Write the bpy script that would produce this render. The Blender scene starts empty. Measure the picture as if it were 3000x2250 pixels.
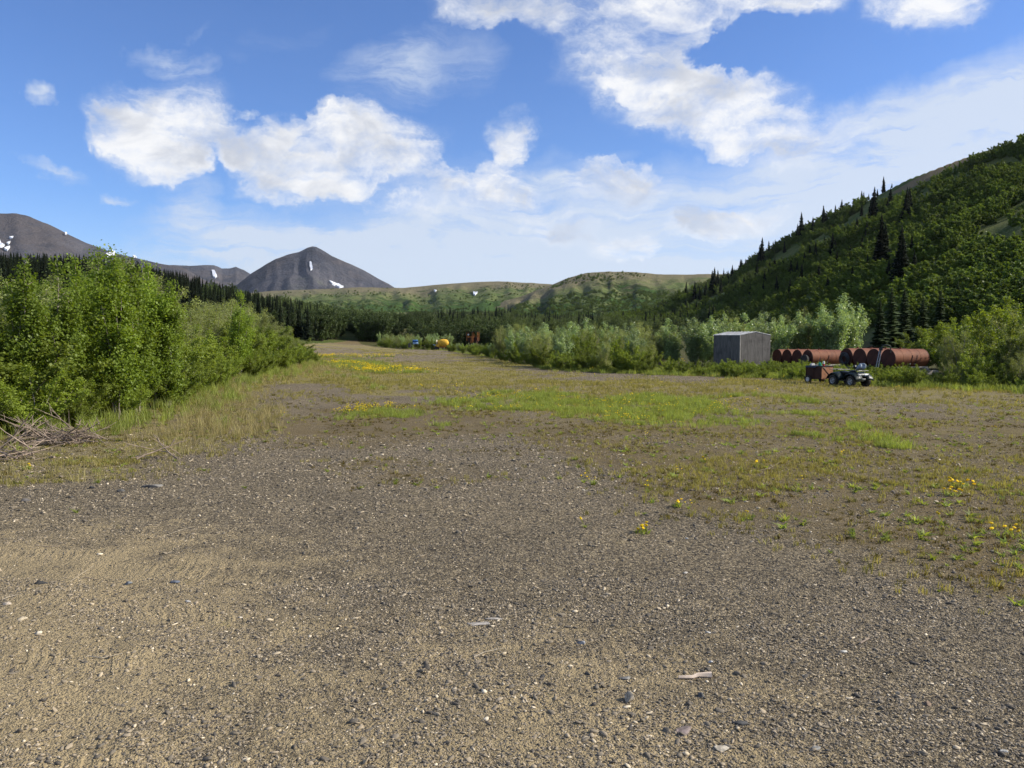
import bpy, math, random
import numpy as np
from mathutils import Vector, Matrix

random.seed(7)
RNG = np.random.default_rng(7)
SC = bpy.context.scene
COL = SC.collection
R = math.radians

# ------------------------------------------------------------------ camera, sky, sun, exposure
CAM_Z = 2.4
PITCH = math.atan(140 / 2400)
cam_d = bpy.data.cameras.new('camera'); cam = bpy.data.objects.new('camera', cam_d); COL.objects.link(cam)
cam.location = (0, 0, CAM_Z); cam.rotation_euler = (math.pi / 2 - PITCH, 0, 0)
cam_d.sensor_width = 36; cam_d.lens = 28.8; cam_d.clip_start = 0.1; cam_d.clip_end = 30000
SC.camera = cam
SUN_EL, SUN_AZ = R(32), R(88)          # azimuth clockwise from the view direction (+Y)
SUN_STRENGTH, SKY_STRENGTH = 5.0, 0.15
sd = bpy.data.lights.new('sun', 'SUN'); sun = bpy.data.objects.new('sun', sd); COL.objects.link(sun)
sd.energy = SUN_STRENGTH; sd.angle = R(0.53); sd.color = (1.0, 0.93, 0.80)
sdir = Vector((math.sin(SUN_AZ) * math.cos(SUN_EL), math.cos(SUN_AZ) * math.cos(SUN_EL), math.sin(SUN_EL)))
sun.rotation_euler = sdir.to_track_quat('Z', 'Y').to_euler()
SC.view_settings.view_transform = 'Standard'; SC.view_settings.look = 'None'
SC.view_settings.exposure = 0.50; SC.view_settings.gamma = 1.0; SC.view_settings.use_curve_mapping = False
SC.cycles.use_denoising = True
SC.cycles.max_bounces = 6; SC.cycles.diffuse_bounces = 3; SC.cycles.glossy_bounces = 2
SC.cycles.transmission_bounces = 4; SC.cycles.transparent_max_bounces = 6
SC.cycles.caustics_reflective = False; SC.cycles.caustics_refractive = False

# ------------------------------------------------------------------ photo geometry (3000 x 2250)
SP, CP = math.sin(PITCH), math.cos(PITCH)
def raydir(px, py):
    dx = (px - 1500) / 2400; dy = (py - 1125) / 2400
    return Vector((dx, CP - dy * SP, -SP - dy * CP))
def azel(px, py):
    d = raydir(px, py).normalized()
    return math.degrees(math.atan2(d.x, d.y)), math.degrees(math.asin(d.z))
def project(x, y, z):
    z = z - CAM_Z
    dep = np.maximum(y * CP - z * SP, 0.05)
    return 1500 + 2400 * x / dep, 1125 - 2400 * (y * SP + z * CP) / dep
def at(px, py, Y):
    d = raydir(px, py); k = Y / d.y
    return Vector((d.x * k, Y, CAM_Z + d.z * k))
def zat(py, Y): return at(1500, py, Y).z

# ------------------------------------------------------------------ noise
def _hash(ix, iy, s):
    n = (ix.astype(np.int64) * 374761393 + iy.astype(np.int64) * 668265263 + s * 1442695041) & 0x7fffffff
    n = ((n ^ (n >> 13)) * 1274126177) & 0x7fffffff
    return ((n ^ (n >> 16)) & 0xffff) / 65535.0
def vnoise(x, y, s=0):
    ix, iy = np.floor(x), np.floor(y); fx, fy = x - ix, y - iy
    fx = fx * fx * fx * (fx * (fx * 6 - 15) + 10); fy = fy * fy * fy * (fy * (fy * 6 - 15) + 10)
    a, b = _hash(ix, iy, s), _hash(ix + 1, iy, s); c, d = _hash(ix, iy + 1, s), _hash(ix + 1, iy + 1, s)
    return (a * (1 - fx) + b * fx) * (1 - fy) + (c * (1 - fx) + d * fx) * fy
def fbm(x, y, s=0, o=4):
    v = 0; a = 0.5; t = 0
    for i in range(o):
        v = v + a * vnoise(x * 2 ** i, y * 2 ** i, s + i * 17); t += a; a *= 0.5
    return v / t
def sstep(a, b, v):
    t = np.clip((v - a) / (b - a), 0, 1); return t * t * (3 - 2 * t)

# ------------------------------------------------------------------ terrain heights
RP = [-3000, -1200, 0, 250, 480, 700, 850, 1000, 1150, 1350, 1500]
RZ = [60, 44, 21, 20.5, 16, 9.5, 6.5, 3.0, 1.2, 0, 0]
HPX = [1500, 1700, 1850, 1950, 2000, 2085, 2170, 2305, 2373, 2509, 2644, 2780, 2848, 2902, 3000, 3300, 3800, 5000, 9000]
HPY = [960, 945, 922, 893, 864, 834, 796, 712, 669, 604, 532, 480, 456, 446, 414, 345, 330, 340, 400]
HY1P = [1900, 2100, 2400, 2700, 3000, 3500, 4500, 9000]
HY1 = [720, 620, 520, 430, 360, 290, 220, 120]
HY0P = [1500, 1900, 2100, 2400, 2700, 3000, 3500, 4500, 9000]
HY0 = [520, 420, 260, 135, 85, 66, 52, 40, 30]
def hill_part(px, y):
    y1 = np.interp(px, HY1P, HY1); y0 = np.interp(px, HY0P, HY0)
    z1 = CAM_Z + (985 - np.interp(px, HPX, HPY)) / 2400 * y1 - 0.035 * np.maximum(y1 - 150, 0) * 0.8
    z1 = np.maximum(z1, 0)
    s = (y - y0) / (y1 - y0)
    z = np.where(s < 1, z1 * np.clip(s, 0, 1) ** 1.12, z1 * (1 - 0.25 * (s - 1)))
    return np.maximum(z, 0), s, px > 1500
def H(x, y):
    x = np.asarray(x, float); y = np.asarray(y, float)
    ys = np.maximum(y, 1.0)
    px = np.where(y > 0, 1500 + 2400 * x / ys, np.sign(x) * 9000)
    px = np.clip(px, -3000, 9000)
    v = 0.035 * np.maximum(y - 150, 0) * sstep(150, 210, y) * np.where(px > 1500, 0.8, 1.0)
    r = np.interp(px, RP, RZ) * sstep(100, 290, y) * (1 - 0.25 * sstep(300, 700, y))
    hz, s, ok = hill_part(px, y)
    n = (fbm(x / 55, y / 90, 3) - 0.5) * 26 * np.clip(s, 0, 1) * np.clip(1.0 - np.clip(s, 0, 1) ** 6, 0, 1)
    hz = np.where(ok & (s > 0), hz + n * np.clip(hz / 12, 0, 1), 0)
    small = (fbm(x / 2.3, y / 2.3, 9) - 0.5) * 0.10 + (fbm(x / 0.45, y / 0.45, 12, 3) - 0.5) * 0.035 * (y < 30) + (fbm(x / 11, y / 11, 11) - 0.5) * 0.16 * sstep(20, 60, y)
    # a low bank on the left under the thicket
    xe = np.interp(y, EY, EX)
    bank = 0.35 * sstep(0, 5, xe - x) * (y > 2) * (y < 120)
    return v + r + hz + small + bank
EY = [0, 12, 18.3, 20.2, 28, 42.6, 57.6, 77, 100, 135]
EX = [-13, -12, -11.2, -10.4, -11, -14.2, -15.6, -18.0, -30, -40]
_ys = np.geomspace(3, 1400, 900)
def hit(px, py, ymin=3):
    d = raydir(px, py); k = _ys / d.y
    x = d.x * k; z = CAM_Z + d.z * k
    below = (z <= H(x, _ys)) & (_ys >= ymin)
    i = int(np.argmax(below))
    if not below.any(): return None
    return Vector((float(x[i]), float(_ys[i]), float(H(x[i], _ys[i]))))
def G(x, y): return float(H(x, y))
def gpt(px, py):                      # on the flat ground
    d = raydir(px, py); k = -CAM_Z / d.z
    return d.x * k, d.y * k

# ------------------------------------------------------------------ node helper
class NT:
    def __init__(s, tree): s.t = tree; s.n = tree.nodes; s.l = tree.links
    def new(s, ty, **kw):
        n = s.n.new(ty)
        for k, v in kw.items(): setattr(n, k, v)
        return n
    def set(s, node, **kw):
        for k, v in kw.items():
            inp = node.inputs[k.replace('_', ' ')] if isinstance(k, str) else node.inputs[k]
            s.put(inp, v)
        return node
    def put(s, inp, v):
        if isinstance(v, bpy.types.NodeSocket): s.l.new(v, inp)
        else:
            try: inp.default_value = v
            except Exception: inp.default_value = (*v, 1) if len(v) == 3 else v
    def m(s, op, a, b=0.0, c=None, clamp=False):
        n = s.n.new('ShaderNodeMath'); n.operation = op; n.use_clamp = clamp
        s.put(n.inputs[0], a); s.put(n.inputs[1], b)
        if c is not None: s.put(n.inputs[2], c)
        return n.outputs[0]
    def vm(s, op, a, b=None):
        n = s.n.new('ShaderNodeVectorMath'); n.operation = op; s.put(n.inputs[0], a)
        if b is not None: s.put(n.inputs[3 if op == 'SCALE' else 1], b)
        return n.outputs['Value'] if op in ('LENGTH', 'DOT_PRODUCT') else n.outputs[0]
    def mix(s, f, a, b, mode='MIX'):
        n = s.n.new('ShaderNodeMix'); n.data_type = 'RGBA'; n.blend_type = mode
        s.put(n.inputs[0], f); s.put(n.inputs[6], a if not (isinstance(a, tuple) and len(a) == 3) else (*a, 1))
        s.put(n.inputs[7], b if not (isinstance(b, tuple) and len(b) == 3) else (*b, 1))
        return n.outputs[2]
    def noise(s, vec, scale, detail=4, rough=0.5, dist=0.0, color=False):
        n = s.n.new('ShaderNodeTexNoise'); s.put(n.inputs['Scale'], scale); n.inputs['Detail'].default_value = detail
        n.inputs['Roughness'].default_value = rough; n.inputs['Distortion'].default_value = dist
        if vec is not None: s.l.new(vec, n.inputs['Vector'])
        return n.outputs['Color' if color else 'Fac']
    def vor(s, vec, scale, feature='F1', out='Distance', rnd=1.0):
        n = s.n.new('ShaderNodeTexVoronoi'); n.feature = feature; n.inputs['Scale'].default_value = scale
        n.inputs['Randomness'].default_value = rnd
        if vec is not None: s.l.new(vec, n.inputs['Vector'])
        return n.outputs[out]
    def ss(s, v, a, b, lo=0.0, hi=1.0):
        n = s.n.new('ShaderNodeMapRange'); n.interpolation_type = 'SMOOTHSTEP'
        s.put(n.inputs['Value'], v); n.inputs['From Min'].default_value = a; n.inputs['From Max'].default_value = b
        n.inputs['To Min'].default_value = lo; n.inputs['To Max'].default_value = hi
        return n.outputs[0]
    def ramp(s, f, stops):
        n = s.n.new('ShaderNodeValToRGB'); cr = n.color_ramp
        while len(cr.elements) < len(stops): cr.elements.new(0.5)
        for e, (p, c) in zip(cr.elements, stops): e.position = p; e.color = (*c, 1)
        s.put(n.inputs[0], f); return n.outputs[0]

# ------------------------------------------------------------------ world
W = bpy.data.worlds.new('World'); SC.world = W; W.use_nodes = True
w = NT(W.node_tree); w.n.clear()
out = w.new('ShaderNodeOutputWorld')
sky = w.new('ShaderNodeTexSky'); sky.sky_type = 'NISHITA'; sky.sun_disc = False
sky.sun_elevation = SUN_EL; sky.sun_rotation = SUN_AZ; sky.altitude = 900; sky.air_density = 1.0
sky.dust_density = 0.35; sky.ozone_density = 2.6
tc = w.new('ShaderNodeTexCoord').outputs['Generated']
sep = w.new('ShaderNodeSeparateXYZ'); w.l.new(tc, sep.inputs[0])
az = w.m('MULTIPLY', w.m('ARCTAN2', sep.outputs[0], sep.outputs[1]), 57.29578)
el = w.m('MULTIPLY', w.m('ARCSINE', sep.outputs[2]), 57.29578)
cmb = w.new('ShaderNodeCombineXYZ'); w.l.new(az, cmb.inputs[0]); w.l.new(el, cmb.inputs[1])
P = cmb.outputs[0]
# cloud-plane coordinates, for noise that flattens towards the horizon
elc = w.m('ADD', w.m('MAXIMUM', sep.outputs[2], 0.0), 0.16)
cp = w.new('ShaderNodeCombineXYZ')
w.l.new(w.m('DIVIDE', sep.outputs[0], elc), cp.inputs[0]); w.l.new(w.m('DIVIDE', sep.outputs[1], elc), cp.inputs[1])
CPv = cp.outputs[0]
n3 = w.vm('SCALE', tc, 1.0)
warp = w.vm('SUBTRACT', w.noise(tc, 5.0, 6, 0.62, color=True), (0.5, 0.5, 0.5))
Pw = w.vm('ADD', P, w.vm('MULTIPLY', warp, (11.0, 6.5, 0)))
warp2 = w.vm('SUBTRACT', w.noise(tc, 26.0, 5, 0.65, color=True), (0.5, 0.5, 0.5))
Pw = w.vm('ADD', Pw, w.vm('MULTIPLY', warp2, (2.2, 1.7, 0)))
def blobs(lst, vec, src):
    tot = None
    for b in lst:
        cx, cy, rx, ry, ang, wt = (*b, 0, 1)[:6] if len(b) == 4 else ((*b, 1) if len(b) == 5 else b)
        ox, k = src; a, e = azel(ox + cx * k, cy * k)
        sx, sy = rx * k / 2400 * 57.3 * math.cos(R(a)) ** 1.5 * 1.25, ry * k / 2400 * 57.3 * 1.25
        mp = w.new('ShaderNodeMapping'); mp.vector_type = 'TEXTURE'
        mp.inputs['Location'].default_value = (a, e, 0); mp.inputs['Rotation'].default_value = (0, 0, R(-ang))
        mp.inputs['Scale'].default_value = (sx, sy, 1); w.l.new(vec, mp.inputs['Vector'])
        g = w.m('SUBTRACT', 1.0, w.vm('LENGTH', mp.outputs[0]), clamp=True)
        if wt != 1: g = w.m('MULTIPLY', g, wt)
        tot = g if tot is None else w.m('ADD', tot, g)
    return tot
L = (0, 0.678); Rr = (1500, 0.678)
cum = blobs([(740, 405, 230, 85), (560, 520, 210, 130), (380, 540, 110, 90), (600, 640, 260, 95, 5), (870, 500, 140, 75),
             (800, 640, 130, 80, 20), (1050, 610, 200, 70, 15), (1230, 690, 230, 95, 10), (1250, 565, 130, 50), (1620, 640, 260, 140),
             (1330, 800, 260, 75), (1600, 770, 290, 95), (1500, 560, 120, 70), (1740, 905, 190, 45), (2000, 860, 240, 90), (2200, 780, 130, 100)], Pw, L)
cum2 = blobs([(-60, 30, 260, 110), (330, 130, 380, 220), (480, 320, 350, 170, 15), (760, 420, 320, 130, 12), (1060, 470, 270, 130, 10),
              (1200, 570, 280, 110, 0), (1100, 30, 330, 80), (700, 60, 250, 150), (1760, 30, 230, 90),
              (500, 775, 190, 95, 0, 1.5), (0, 610, 130, 75, 0, 1.3), (40, 840, 150, 75, 0, 1.4), (270, 965, 170, 70, 0, 1.4), (840, 930, 130, 70, 0, 1.5), (990, 910, 220, 60, 0, 1.2), (510, 1030, 150, 55, 0, 1.2)], Pw, Rr)
hole = blobs([(1060, 160, 190, 95), (850, 235, 110, 70), (60, 230, 150, 130)], Pw, Rr)
stk = w.new('ShaderNodeMapping'); stk.inputs['Rotation'].default_value = (0, 0, R(-12)); stk.inputs['Scale'].default_value = (0.07, 0.26, 1)
w.l.new(Pw, stk.inputs['Vector']); strk = stk.outputs[0]
fine = w.m('ADD', w.m('MULTIPLY', w.noise(w.vm('MULTIPLY', tc, (1.0, 1.0, 1.7)), 8.0, 9, 0.62, 0.3), 0.5), w.m('ADD', w.m('MULTIPLY', w.noise(CPv, 2.6, 8, 0.62), 0.25), w.m('MULTIPLY', w.noise(strk, 3.6, 8, 0.65, 0.6), 0.25)))
big = w.noise(CPv, 0.9, 6, 0.6)
dens = w.m('ADD', w.m('ADD', cum, cum2), w.m('MULTIPLY', hole, -1.2))
# elsewhere on the dome, outside the part in view, the same kind of broken cloud
side = w.ss(w.m('ABSOLUTE', az), 36, 60)
up = w.ss(el, 27, 36)
dens = w.m('ADD', dens, w.m('MULTIPLY', w.m('MAXIMUM', side, up), w.ss(big, 0.5, 0.72)))
cov = w.ss(w.m('ADD', w.m('MINIMUM', dens, 0.78), w.m('MULTIPLY', w.m('MULTIPLY', w.m('SUBTRACT', fine, 0.47), 5.0), w.m('MULTIPLY', dens, 4.0, clamp=True))), 0.05, 1.35)
cov = w.m('MAXIMUM', cov, w.m('MULTIPLY', w.ss(dens, -0.05, 0.75), w.ss(fine, 0.36, 0.60, 0.10, 0.62)))
# thin, stretched cirrus
st = w.new('ShaderNodeMapping'); st.inputs['Rotation'].default_value = (0, 0, R(-14)); st.inputs['Scale'].default_value = (0.045, 0.26, 1)
w.l.new(w.vm('ADD', P, w.vm('MULTIPLY', warp, (9, 4, 0))), st.inputs['Vector'])
streak = w.noise(st.outputs[0], 2.6, 9, 0.66, 0.5)
thin = w.m('ADD', blobs([(680, 235, 180, 60, 10, .8), (460, 815, 80, 22, -5, .9), (30, 410, 60, 40, 0, .9), (130, 700, 150, 24, 12, .8), (1800, 320, 320, 120, -10, .75),
                (850, 850, 160, 110, 30, .7), (1000, 990, 420, 110, 0, .75), (1250, 1030, 260, 60, 0, .6), (1150, 200, 220, 40, -15, .15), (800, 130, 100, 15, 0, .2), (1080, 492, 60, 18, 0, .9), (2190, 600, 100, 85, 0, 1.2), (1100, 1100, 600, 90, 0, .5)], Pw, L),
             blobs([(2100, 440, 420, 75, -16, .9), (1650, 700, 800, 160, -16, .6), (2300, 330, 500, 25, -12, .5), (200, 760, 300, 40, -14, .6), (-300, 1120, 900, 160, 0, 1.1)], P, Rr))
veil = blobs([(1750, 640, 900, 210, -15, 1.3), (1500, 900, 1300, 330, -5, 1.5), (500, 1050, 1500, 260, 0, 1.3), (-300, 1120, 900, 170, 0, .8), (100, 860, 500, 160, 0, .7)], Pw, Rr)
horizon = w.m('MULTIPLY', w.ss(el, 10, 0, 0, 0.55), w.ss(az, -30, 5, 0.45, 1.0))
cir = w.m('MULTIPLY', w.m('ADD', thin, w.m('MULTIPLY', side, 0.5)), w.ss(streak, 0.34, 0.64, 0.12, 1.0))
cir = w.m('ADD', cir, w.m('MULTIPLY', w.m('MINIMUM', veil, 0.76), w.ss(streak, 0.30, 0.62, 0.42, 1.08)))
cir = w.m('MINIMUM', w.m('ADD', cir, horizon), 0.86)
# cloud brightness: bright crowns, soft grey bellies
shade = w.noise(w.vm('MULTIPLY', tc, (1.0, 1.0, 1.6)), 6.5, 6, 0.58, 0.4)
ccol = w.mix(w.m('MULTIPLY', w.ss(shade, 0.40, 0.58), w.ss(dens, 0.2, 0.9)), (0.97, 0.97, 0.975), (0.60, 0.63, 0.70))
skyc = w.mix(1.0, sky.outputs[0], (0.43, 0.56, 0.79), 'MULTIPLY')
b1 = w.new('ShaderNodeBackground'); w.l.new(skyc, b1.inputs[0]); b1.inputs[1].default_value = SKY_STRENGTH
b2 = w.new('ShaderNodeBackground'); w.put(b2.inputs[0], w.mix(cov, (0.68, 0.755, 0.87), ccol)); b2.inputs[1].default_value = 0.73
ms = w.new('ShaderNodeMixShader')
w.l.new(w.m('MAXIMUM', w.m('MULTIPLY', cov, 0.97), cir), ms.inputs[0]); w.l.new(b1.outputs[0], ms.inputs[1]); w.l.new(b2.outputs[0], ms.inputs[2])
w.l.new(ms.outputs[0], out.inputs[0])
W.cycles.sampling_method = 'MANUAL'; W.cycles.sample_map_resolution = 512

# ------------------------------------------------------------------ materials
def newmat(name):
    m = bpy.data.materials.new(name); m.use_nodes = True; t = NT(m.node_tree); t.n.clear()
    o = t.new('ShaderNodeOutputMaterial'); return m, t, o
def principled(t, o, color, rough=0.8, metal=0.0, spec=0.3, bump=None, bstr=0.5, bdist=0.01):
    p = t.new('ShaderNodeBsdfPrincipled'); t.put(p.inputs['Base Color'], (*color, 1) if isinstance(color, tuple) and len(color) == 3 else color)
    t.put(p.inputs['Roughness'], rough); t.put(p.inputs['Metallic'], metal); t.put(p.inputs['Specular IOR Level'], spec)
    if bump is not None:
        b = t.new('ShaderNodeBump'); b.inputs['Strength'].default_value = bstr; b.inputs['Distance'].default_value = bdist
        t.l.new(bump, b.inputs['Height']); t.l.new(b.outputs[0], p.inputs['Normal'])
    t.l.new(p.outputs[0], o.inputs[0]); return p
def obj_co(t): return t.new('ShaderNodeTexCoord').outputs['Object']
def geo_co(t): return t.new('ShaderNodeNewGeometry').outputs['Position']
def simple(name, col, rough=0.6, metal=0.0, var=0.25, scale=6.0, spec=0.4, dirt=None, dirt_amt=0.5):
    m, t, o = newmat(name); c = obj_co(t)
    n = t.noise(c, scale, 6, 0.6)
    cc = t.mix(t.ss(n, 0.3, 0.7), tuple(x * (1 - var) for x in col), tuple(min(1, x * (1 + var)) for x in col))
    if dirt: cc = t.mix(t.m('MULTIPLY', t.ss(t.noise(c, scale * 0.6, 8, 0.7), 0.45, 0.65), dirt_amt), cc, dirt)
    principled(t, o, cc, rough, metal, spec, t.noise(c, scale * 8, 3), 0.15, 0.003); return m
def leafmat(name, c1, c2, c3, rough=0.5, trans=0.35, spec=0.35, grey=None):
    m, t, o = newmat(name)
    tint = t.new('ShaderNodeAttribute', attribute_name='tint').outputs['Fac']
    rnd = t.new('ShaderNodeObjectInfo').outputs['Random']
    c = t.mix(tint, c1, c2); c = t.mix(t.m('MULTIPLY', rnd, 0.55), c, c3)
    hs = t.new('ShaderNodeHueSaturation'); t.put(hs.inputs['Color'], c)
    t.put(hs.inputs['Value'], t.ss(t.m('FRACT', t.m('MULTIPLY', rnd, 7.31)), 0, 1, 0.72, 1.2)); c = hs.outputs[0]
    p = t.new('ShaderNodeBsdfPrincipled'); t.put(p.inputs['Base Color'], c); p.inputs['Roughness'].default_value = rough
    p.inputs['Specular IOR Level'].default_value = spec
    tr = t.new('ShaderNodeBsdfTranslucent'); t.put(tr.inputs[0], t.mix(1.0, c, (1.5, 1.45, 0.6), 'MULTIPLY'))
    mx = t.new('ShaderNodeMixShader'); mx.inputs[0].default_value = trans
    t.l.new(p.outputs[0], mx.inputs[1]); t.l.new(tr.outputs[0], mx.inputs[2]); t.l.new(mx.outputs[0], o.inputs[0]); return m
M = {}
M['poplar'] = leafmat('poplar_leaves', (0.13, 0.19, 0.022), (0.23, 0.31, 0.045), (0.18, 0.25, 0.030), 0.5, 0.42, 0.3)
M['willow'] = leafmat('willow_leaves', (0.175, 0.205, 0.065), (0.30, 0.33, 0.13), (0.21, 0.245, 0.065), 0.55, 0.38, 0.3)
M['silver'] = leafmat('pale_poplar_leaves', (0.17, 0.25, 0.07), (0.36, 0.43, 0.24), (0.24, 0.33, 0.13), 0.4, 0.36, 0.55)
M['alder'] = leafmat('alder_leaves', (0.13, 0.185, 0.024), (0.23, 0.29, 0.042), (0.19, 0.225, 0.034), 0.55, 0.42, 0.3)
M['hill_alder'] = leafmat('hill_alder_leaves', (0.072, 0.120, 0.022), (0.170, 0.230, 0.040), (0.122, 0.160, 0.038), 0.6, 0.35, 0.2)
M['dark'] = leafmat('willow_leaves_painted_shade', (0.040, 0.062, 0.018), (0.080, 0.108, 0.038), (0.052, 0.080, 0.020), 0.6, 0.22, 0.2)  # willow green darkened to stand in for shade over the far thickets
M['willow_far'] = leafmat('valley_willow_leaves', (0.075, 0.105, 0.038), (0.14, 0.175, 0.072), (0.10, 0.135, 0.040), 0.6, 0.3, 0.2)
M['spruce'] = leafmat('spruce_needles', (0.010, 0.017, 0.008), (0.024, 0.034, 0.012), (0.016, 0.024, 0.010), 0.75, 0.06, 0.15)
M['young_spruce'] = leafmat('young_spruce_needles', (0.030, 0.050, 0.016), (0.062, 0.090, 0.024), (0.045, 0.065, 0.020), 0.75, 0.1, 0.15)
M['grass'] = leafmat('grass_blades', (0.19, 0.180, 0.052), (0.33, 0.30, 0.10), (0.30, 0.24, 0.09), 0.6, 0.35, 0.2)
M['lush'] = leafmat('lush_grass_blades', (0.19, 0.245, 0.050), (0.30, 0.36, 0.095), (0.27, 0.29, 0.075), 0.6, 0.4, 0.2)
M['dry'] = leafmat('dry_grass_blades', (0.30, 0.24, 0.12), (0.45, 0.37, 0.20), (0.24, 0.24, 0.09), 0.8, 0.3, 0.1)
M['rusty_sprout'] = leafmat('reddish_sprouts', (0.09, 0.075, 0.025), (0.17, 0.14, 0.04), (0.13, 0.08, 0.03), 0.7, 0.25, 0.15)
M['petal'] = leafmat('dandelion_petals', (0.82, 0.62, 0.02), (0.90, 0.74, 0.04), (0.85, 0.66, 0.02), 0.7, 0.3, 0.2)
M['bark'] = simple('grey_bark', (0.22, 0.19, 0.15), 0.85, scale=20)
M['bark_dark'] = simple('brown_bark', (0.09, 0.07, 0.05), 0.9, scale=12)
M['deadwood'] = simple('weathered_branches', (0.26, 0.20, 0.15), 0.85, var=0.4, scale=5)

def terrain_mat(name, kind):
    m, t, o = newmat(name); g = geo_co(t)
    if kind == 'ground':
        cov = t.new('ShaderNodeAttribute', attribute_name='cover'); sp = t.new('ShaderNodeSeparateColor'); t.l.new(cov.outputs['Color'], sp.inputs[0])
        grass, moss, sand = sp.outputs[0], sp.outputs[1], sp.outputs[2]; leaf = cov.outputs['Alpha']
        wv = t.vm('ADD', g, t.vm('MULTIPLY', t.vm('SUBTRACT', t.noise(g, 30, 2, color=True), (0.5, 0.5, 0.5)), (0.02, 0.02, 0.02)))
        v1 = t.new('ShaderNodeTexVoronoi'); v1.inputs['Scale'].default_value = 75; t.l.new(wv, v1.inputs['Vector'])
        v2 = t.new('ShaderNodeTexVoronoi'); v2.inputs['Scale'].default_value = 30; t.l.new(wv, v2.inputs['Vector'])
        s1 = t.new('ShaderNodeSeparateColor'); t.l.new(v1.outputs['Color'], s1.inputs[0])
        s2 = t.new('ShaderNodeSeparateColor'); t.l.new(v2.outputs['Color'], s2.inputs[0])
        grav = t.ramp(s1.outputs[0], [(0, (0.048, 0.041, 0.033)), (0.35, (0.105, 0.090, 0.068)), (0.62, (0.175, 0.150, 0.112)), (0.86, (0.27, 0.232, 0.172)), (1, (0.48, 0.42, 0.31))])
        grav2 = t.ramp(s2.outputs[1], [(0, (0.045, 0.042, 0.040)), (0.5, (0.115, 0.102, 0.082)), (1, (0.30, 0.26, 0.20))])
        grav = t.mix(t.ss(s2.outputs[0], 0.62, 0.70), grav, grav2)
        sandc = t.mix(t.noise(g, 9, 6, 0.7), (0.26, 0.215, 0.14), (0.44, 0.37, 0.245))
        sn = t.m('ADD', t.noise(g, 2.0, 10, 0.78), t.m('MULTIPLY', t.m('SUBTRACT', t.noise(g, 38, 4, 0.7), 0.5), 0.45))
        sm = t.ss(t.m('ADD', t.m('MULTIPLY', sand, 0.55), t.m('SUBTRACT', sn, 0.5)), 0.20, 0.44)
        # tyre tracks pressed into the sandy side: lanes with cross ribs
        sx = t.new('ShaderNodeSeparateXYZ'); t.l.new(t.vm('ADD', g, t.vm('MULTIPLY', t.vm('SUBTRACT', t.noise(g, 0.5, 3, color=True), (0.5, 0.5, 0.5)), (0.8, 0.8, 0))), sx.inputs[0])
        lane = t.m('ADD', sx.outputs[1], t.m('MULTIPLY', sx.outputs[0], 0.28)); lw = t.m('ABSOLUTE', t.m('SUBTRACT', t.m('FRACT', t.m('DIVIDE', lane, 1.15)), 0.5))
        ribs = t.m('MULTIPLY', t.ss(lw, 0.30, 0.10), t.ss(t.m('SINE', t.m('ADD', t.m('MULTIPLY', sx.outputs[0], 52.0), t.m('MULTIPLY', lane, 16.0))), -0.3, 0.6))
        trk = t.m('MULTIPLY', ribs, t.m('MULTIPLY', t.ss(sand, 0.35, 0.6), t.m('MULTIPLY', t.ss(lane, 10.5, 9.0), t.ss(t.noise(g, 0.9, 5, 0.7), 0.42, 0.58))))
        sm = t.m('ADD', sm, t.m('MULTIPLY', t.m('SUBTRACT', trk, 0.25), 0.35), clamp=True)
        c = t.mix(t.m('MULTIPLY', sm, 0.85), grav, sandc)
        big = t.noise(g, 0.6, 6, 0.65); med = t.noise(g, 4.5, 6, 0.7)
        c = t.mix(1.0, c, t.mix(t.ss(big, 0.3, 0.7), (0.86, 0.86, 0.86), (1.12, 1.11, 1.08)), 'MULTIPLY')
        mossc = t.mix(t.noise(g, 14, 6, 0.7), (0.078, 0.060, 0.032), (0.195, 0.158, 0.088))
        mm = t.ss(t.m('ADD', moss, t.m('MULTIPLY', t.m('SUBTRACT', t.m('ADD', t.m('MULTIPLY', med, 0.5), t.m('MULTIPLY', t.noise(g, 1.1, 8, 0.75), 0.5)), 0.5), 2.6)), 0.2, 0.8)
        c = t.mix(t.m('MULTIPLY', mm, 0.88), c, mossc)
        gc = t.mix(t.noise(g, 5, 6, 0.7), (0.150, 0.134, 0.050), (0.27, 0.238, 0.098))
        gm = t.ss(t.m('ADD', grass, t.m('ADD', t.m('MULTIPLY', t.m('SUBTRACT', t.noise(g, 2.2, 8, 0.75), 0.5), 1.1), t.m('MULTIPLY', t.m('SUBTRACT', t.noise(g, 18, 3, 0.7), 0.5), 0.9))), 0.38, 0.82)
        c = t.mix(t.m('MULTIPLY', gm, 0.9), c, gc)
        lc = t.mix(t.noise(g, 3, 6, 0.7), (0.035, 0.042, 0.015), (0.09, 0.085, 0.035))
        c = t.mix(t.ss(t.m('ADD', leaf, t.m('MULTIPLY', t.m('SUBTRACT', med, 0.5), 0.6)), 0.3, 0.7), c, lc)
        hgt = t.m('ADD', t.m('MULTIPLY', v1.outputs['Distance'], -0.5), t.m('ADD', t.m('MULTIPLY', v2.outputs['Distance'], -0.6), t.m('ADD', t.m('MULTIPLY', trk, 0.45), t.m('ADD', t.m('MULTIPLY', t.noise(g, 4, 5, 0.7), 1.6), t.m('MULTIPLY', t.noise(g, 25, 6, 0.7), 1.0)))))
        c = t.mix(1.0, c, (1.32, 1.24, 1.08), 'MULTIPLY'); principled(t, o, c, 0.92, 0, 0.12, hgt, 1.0, 0.045)
    elif kind == 'hillside':
        n = t.noise(g, 0.05, 8, 0.65); n2 = t.noise(g, 0.6, 6, 0.7)
        c = t.mix(t.ss(n, 0.4, 0.62), (0.095, 0.125, 0.032), (0.150, 0.160, 0.052)); c = t.mix(t.ss(n2, 0.45, 0.7), c, (0.080, 0.115, 0.026))
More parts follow.
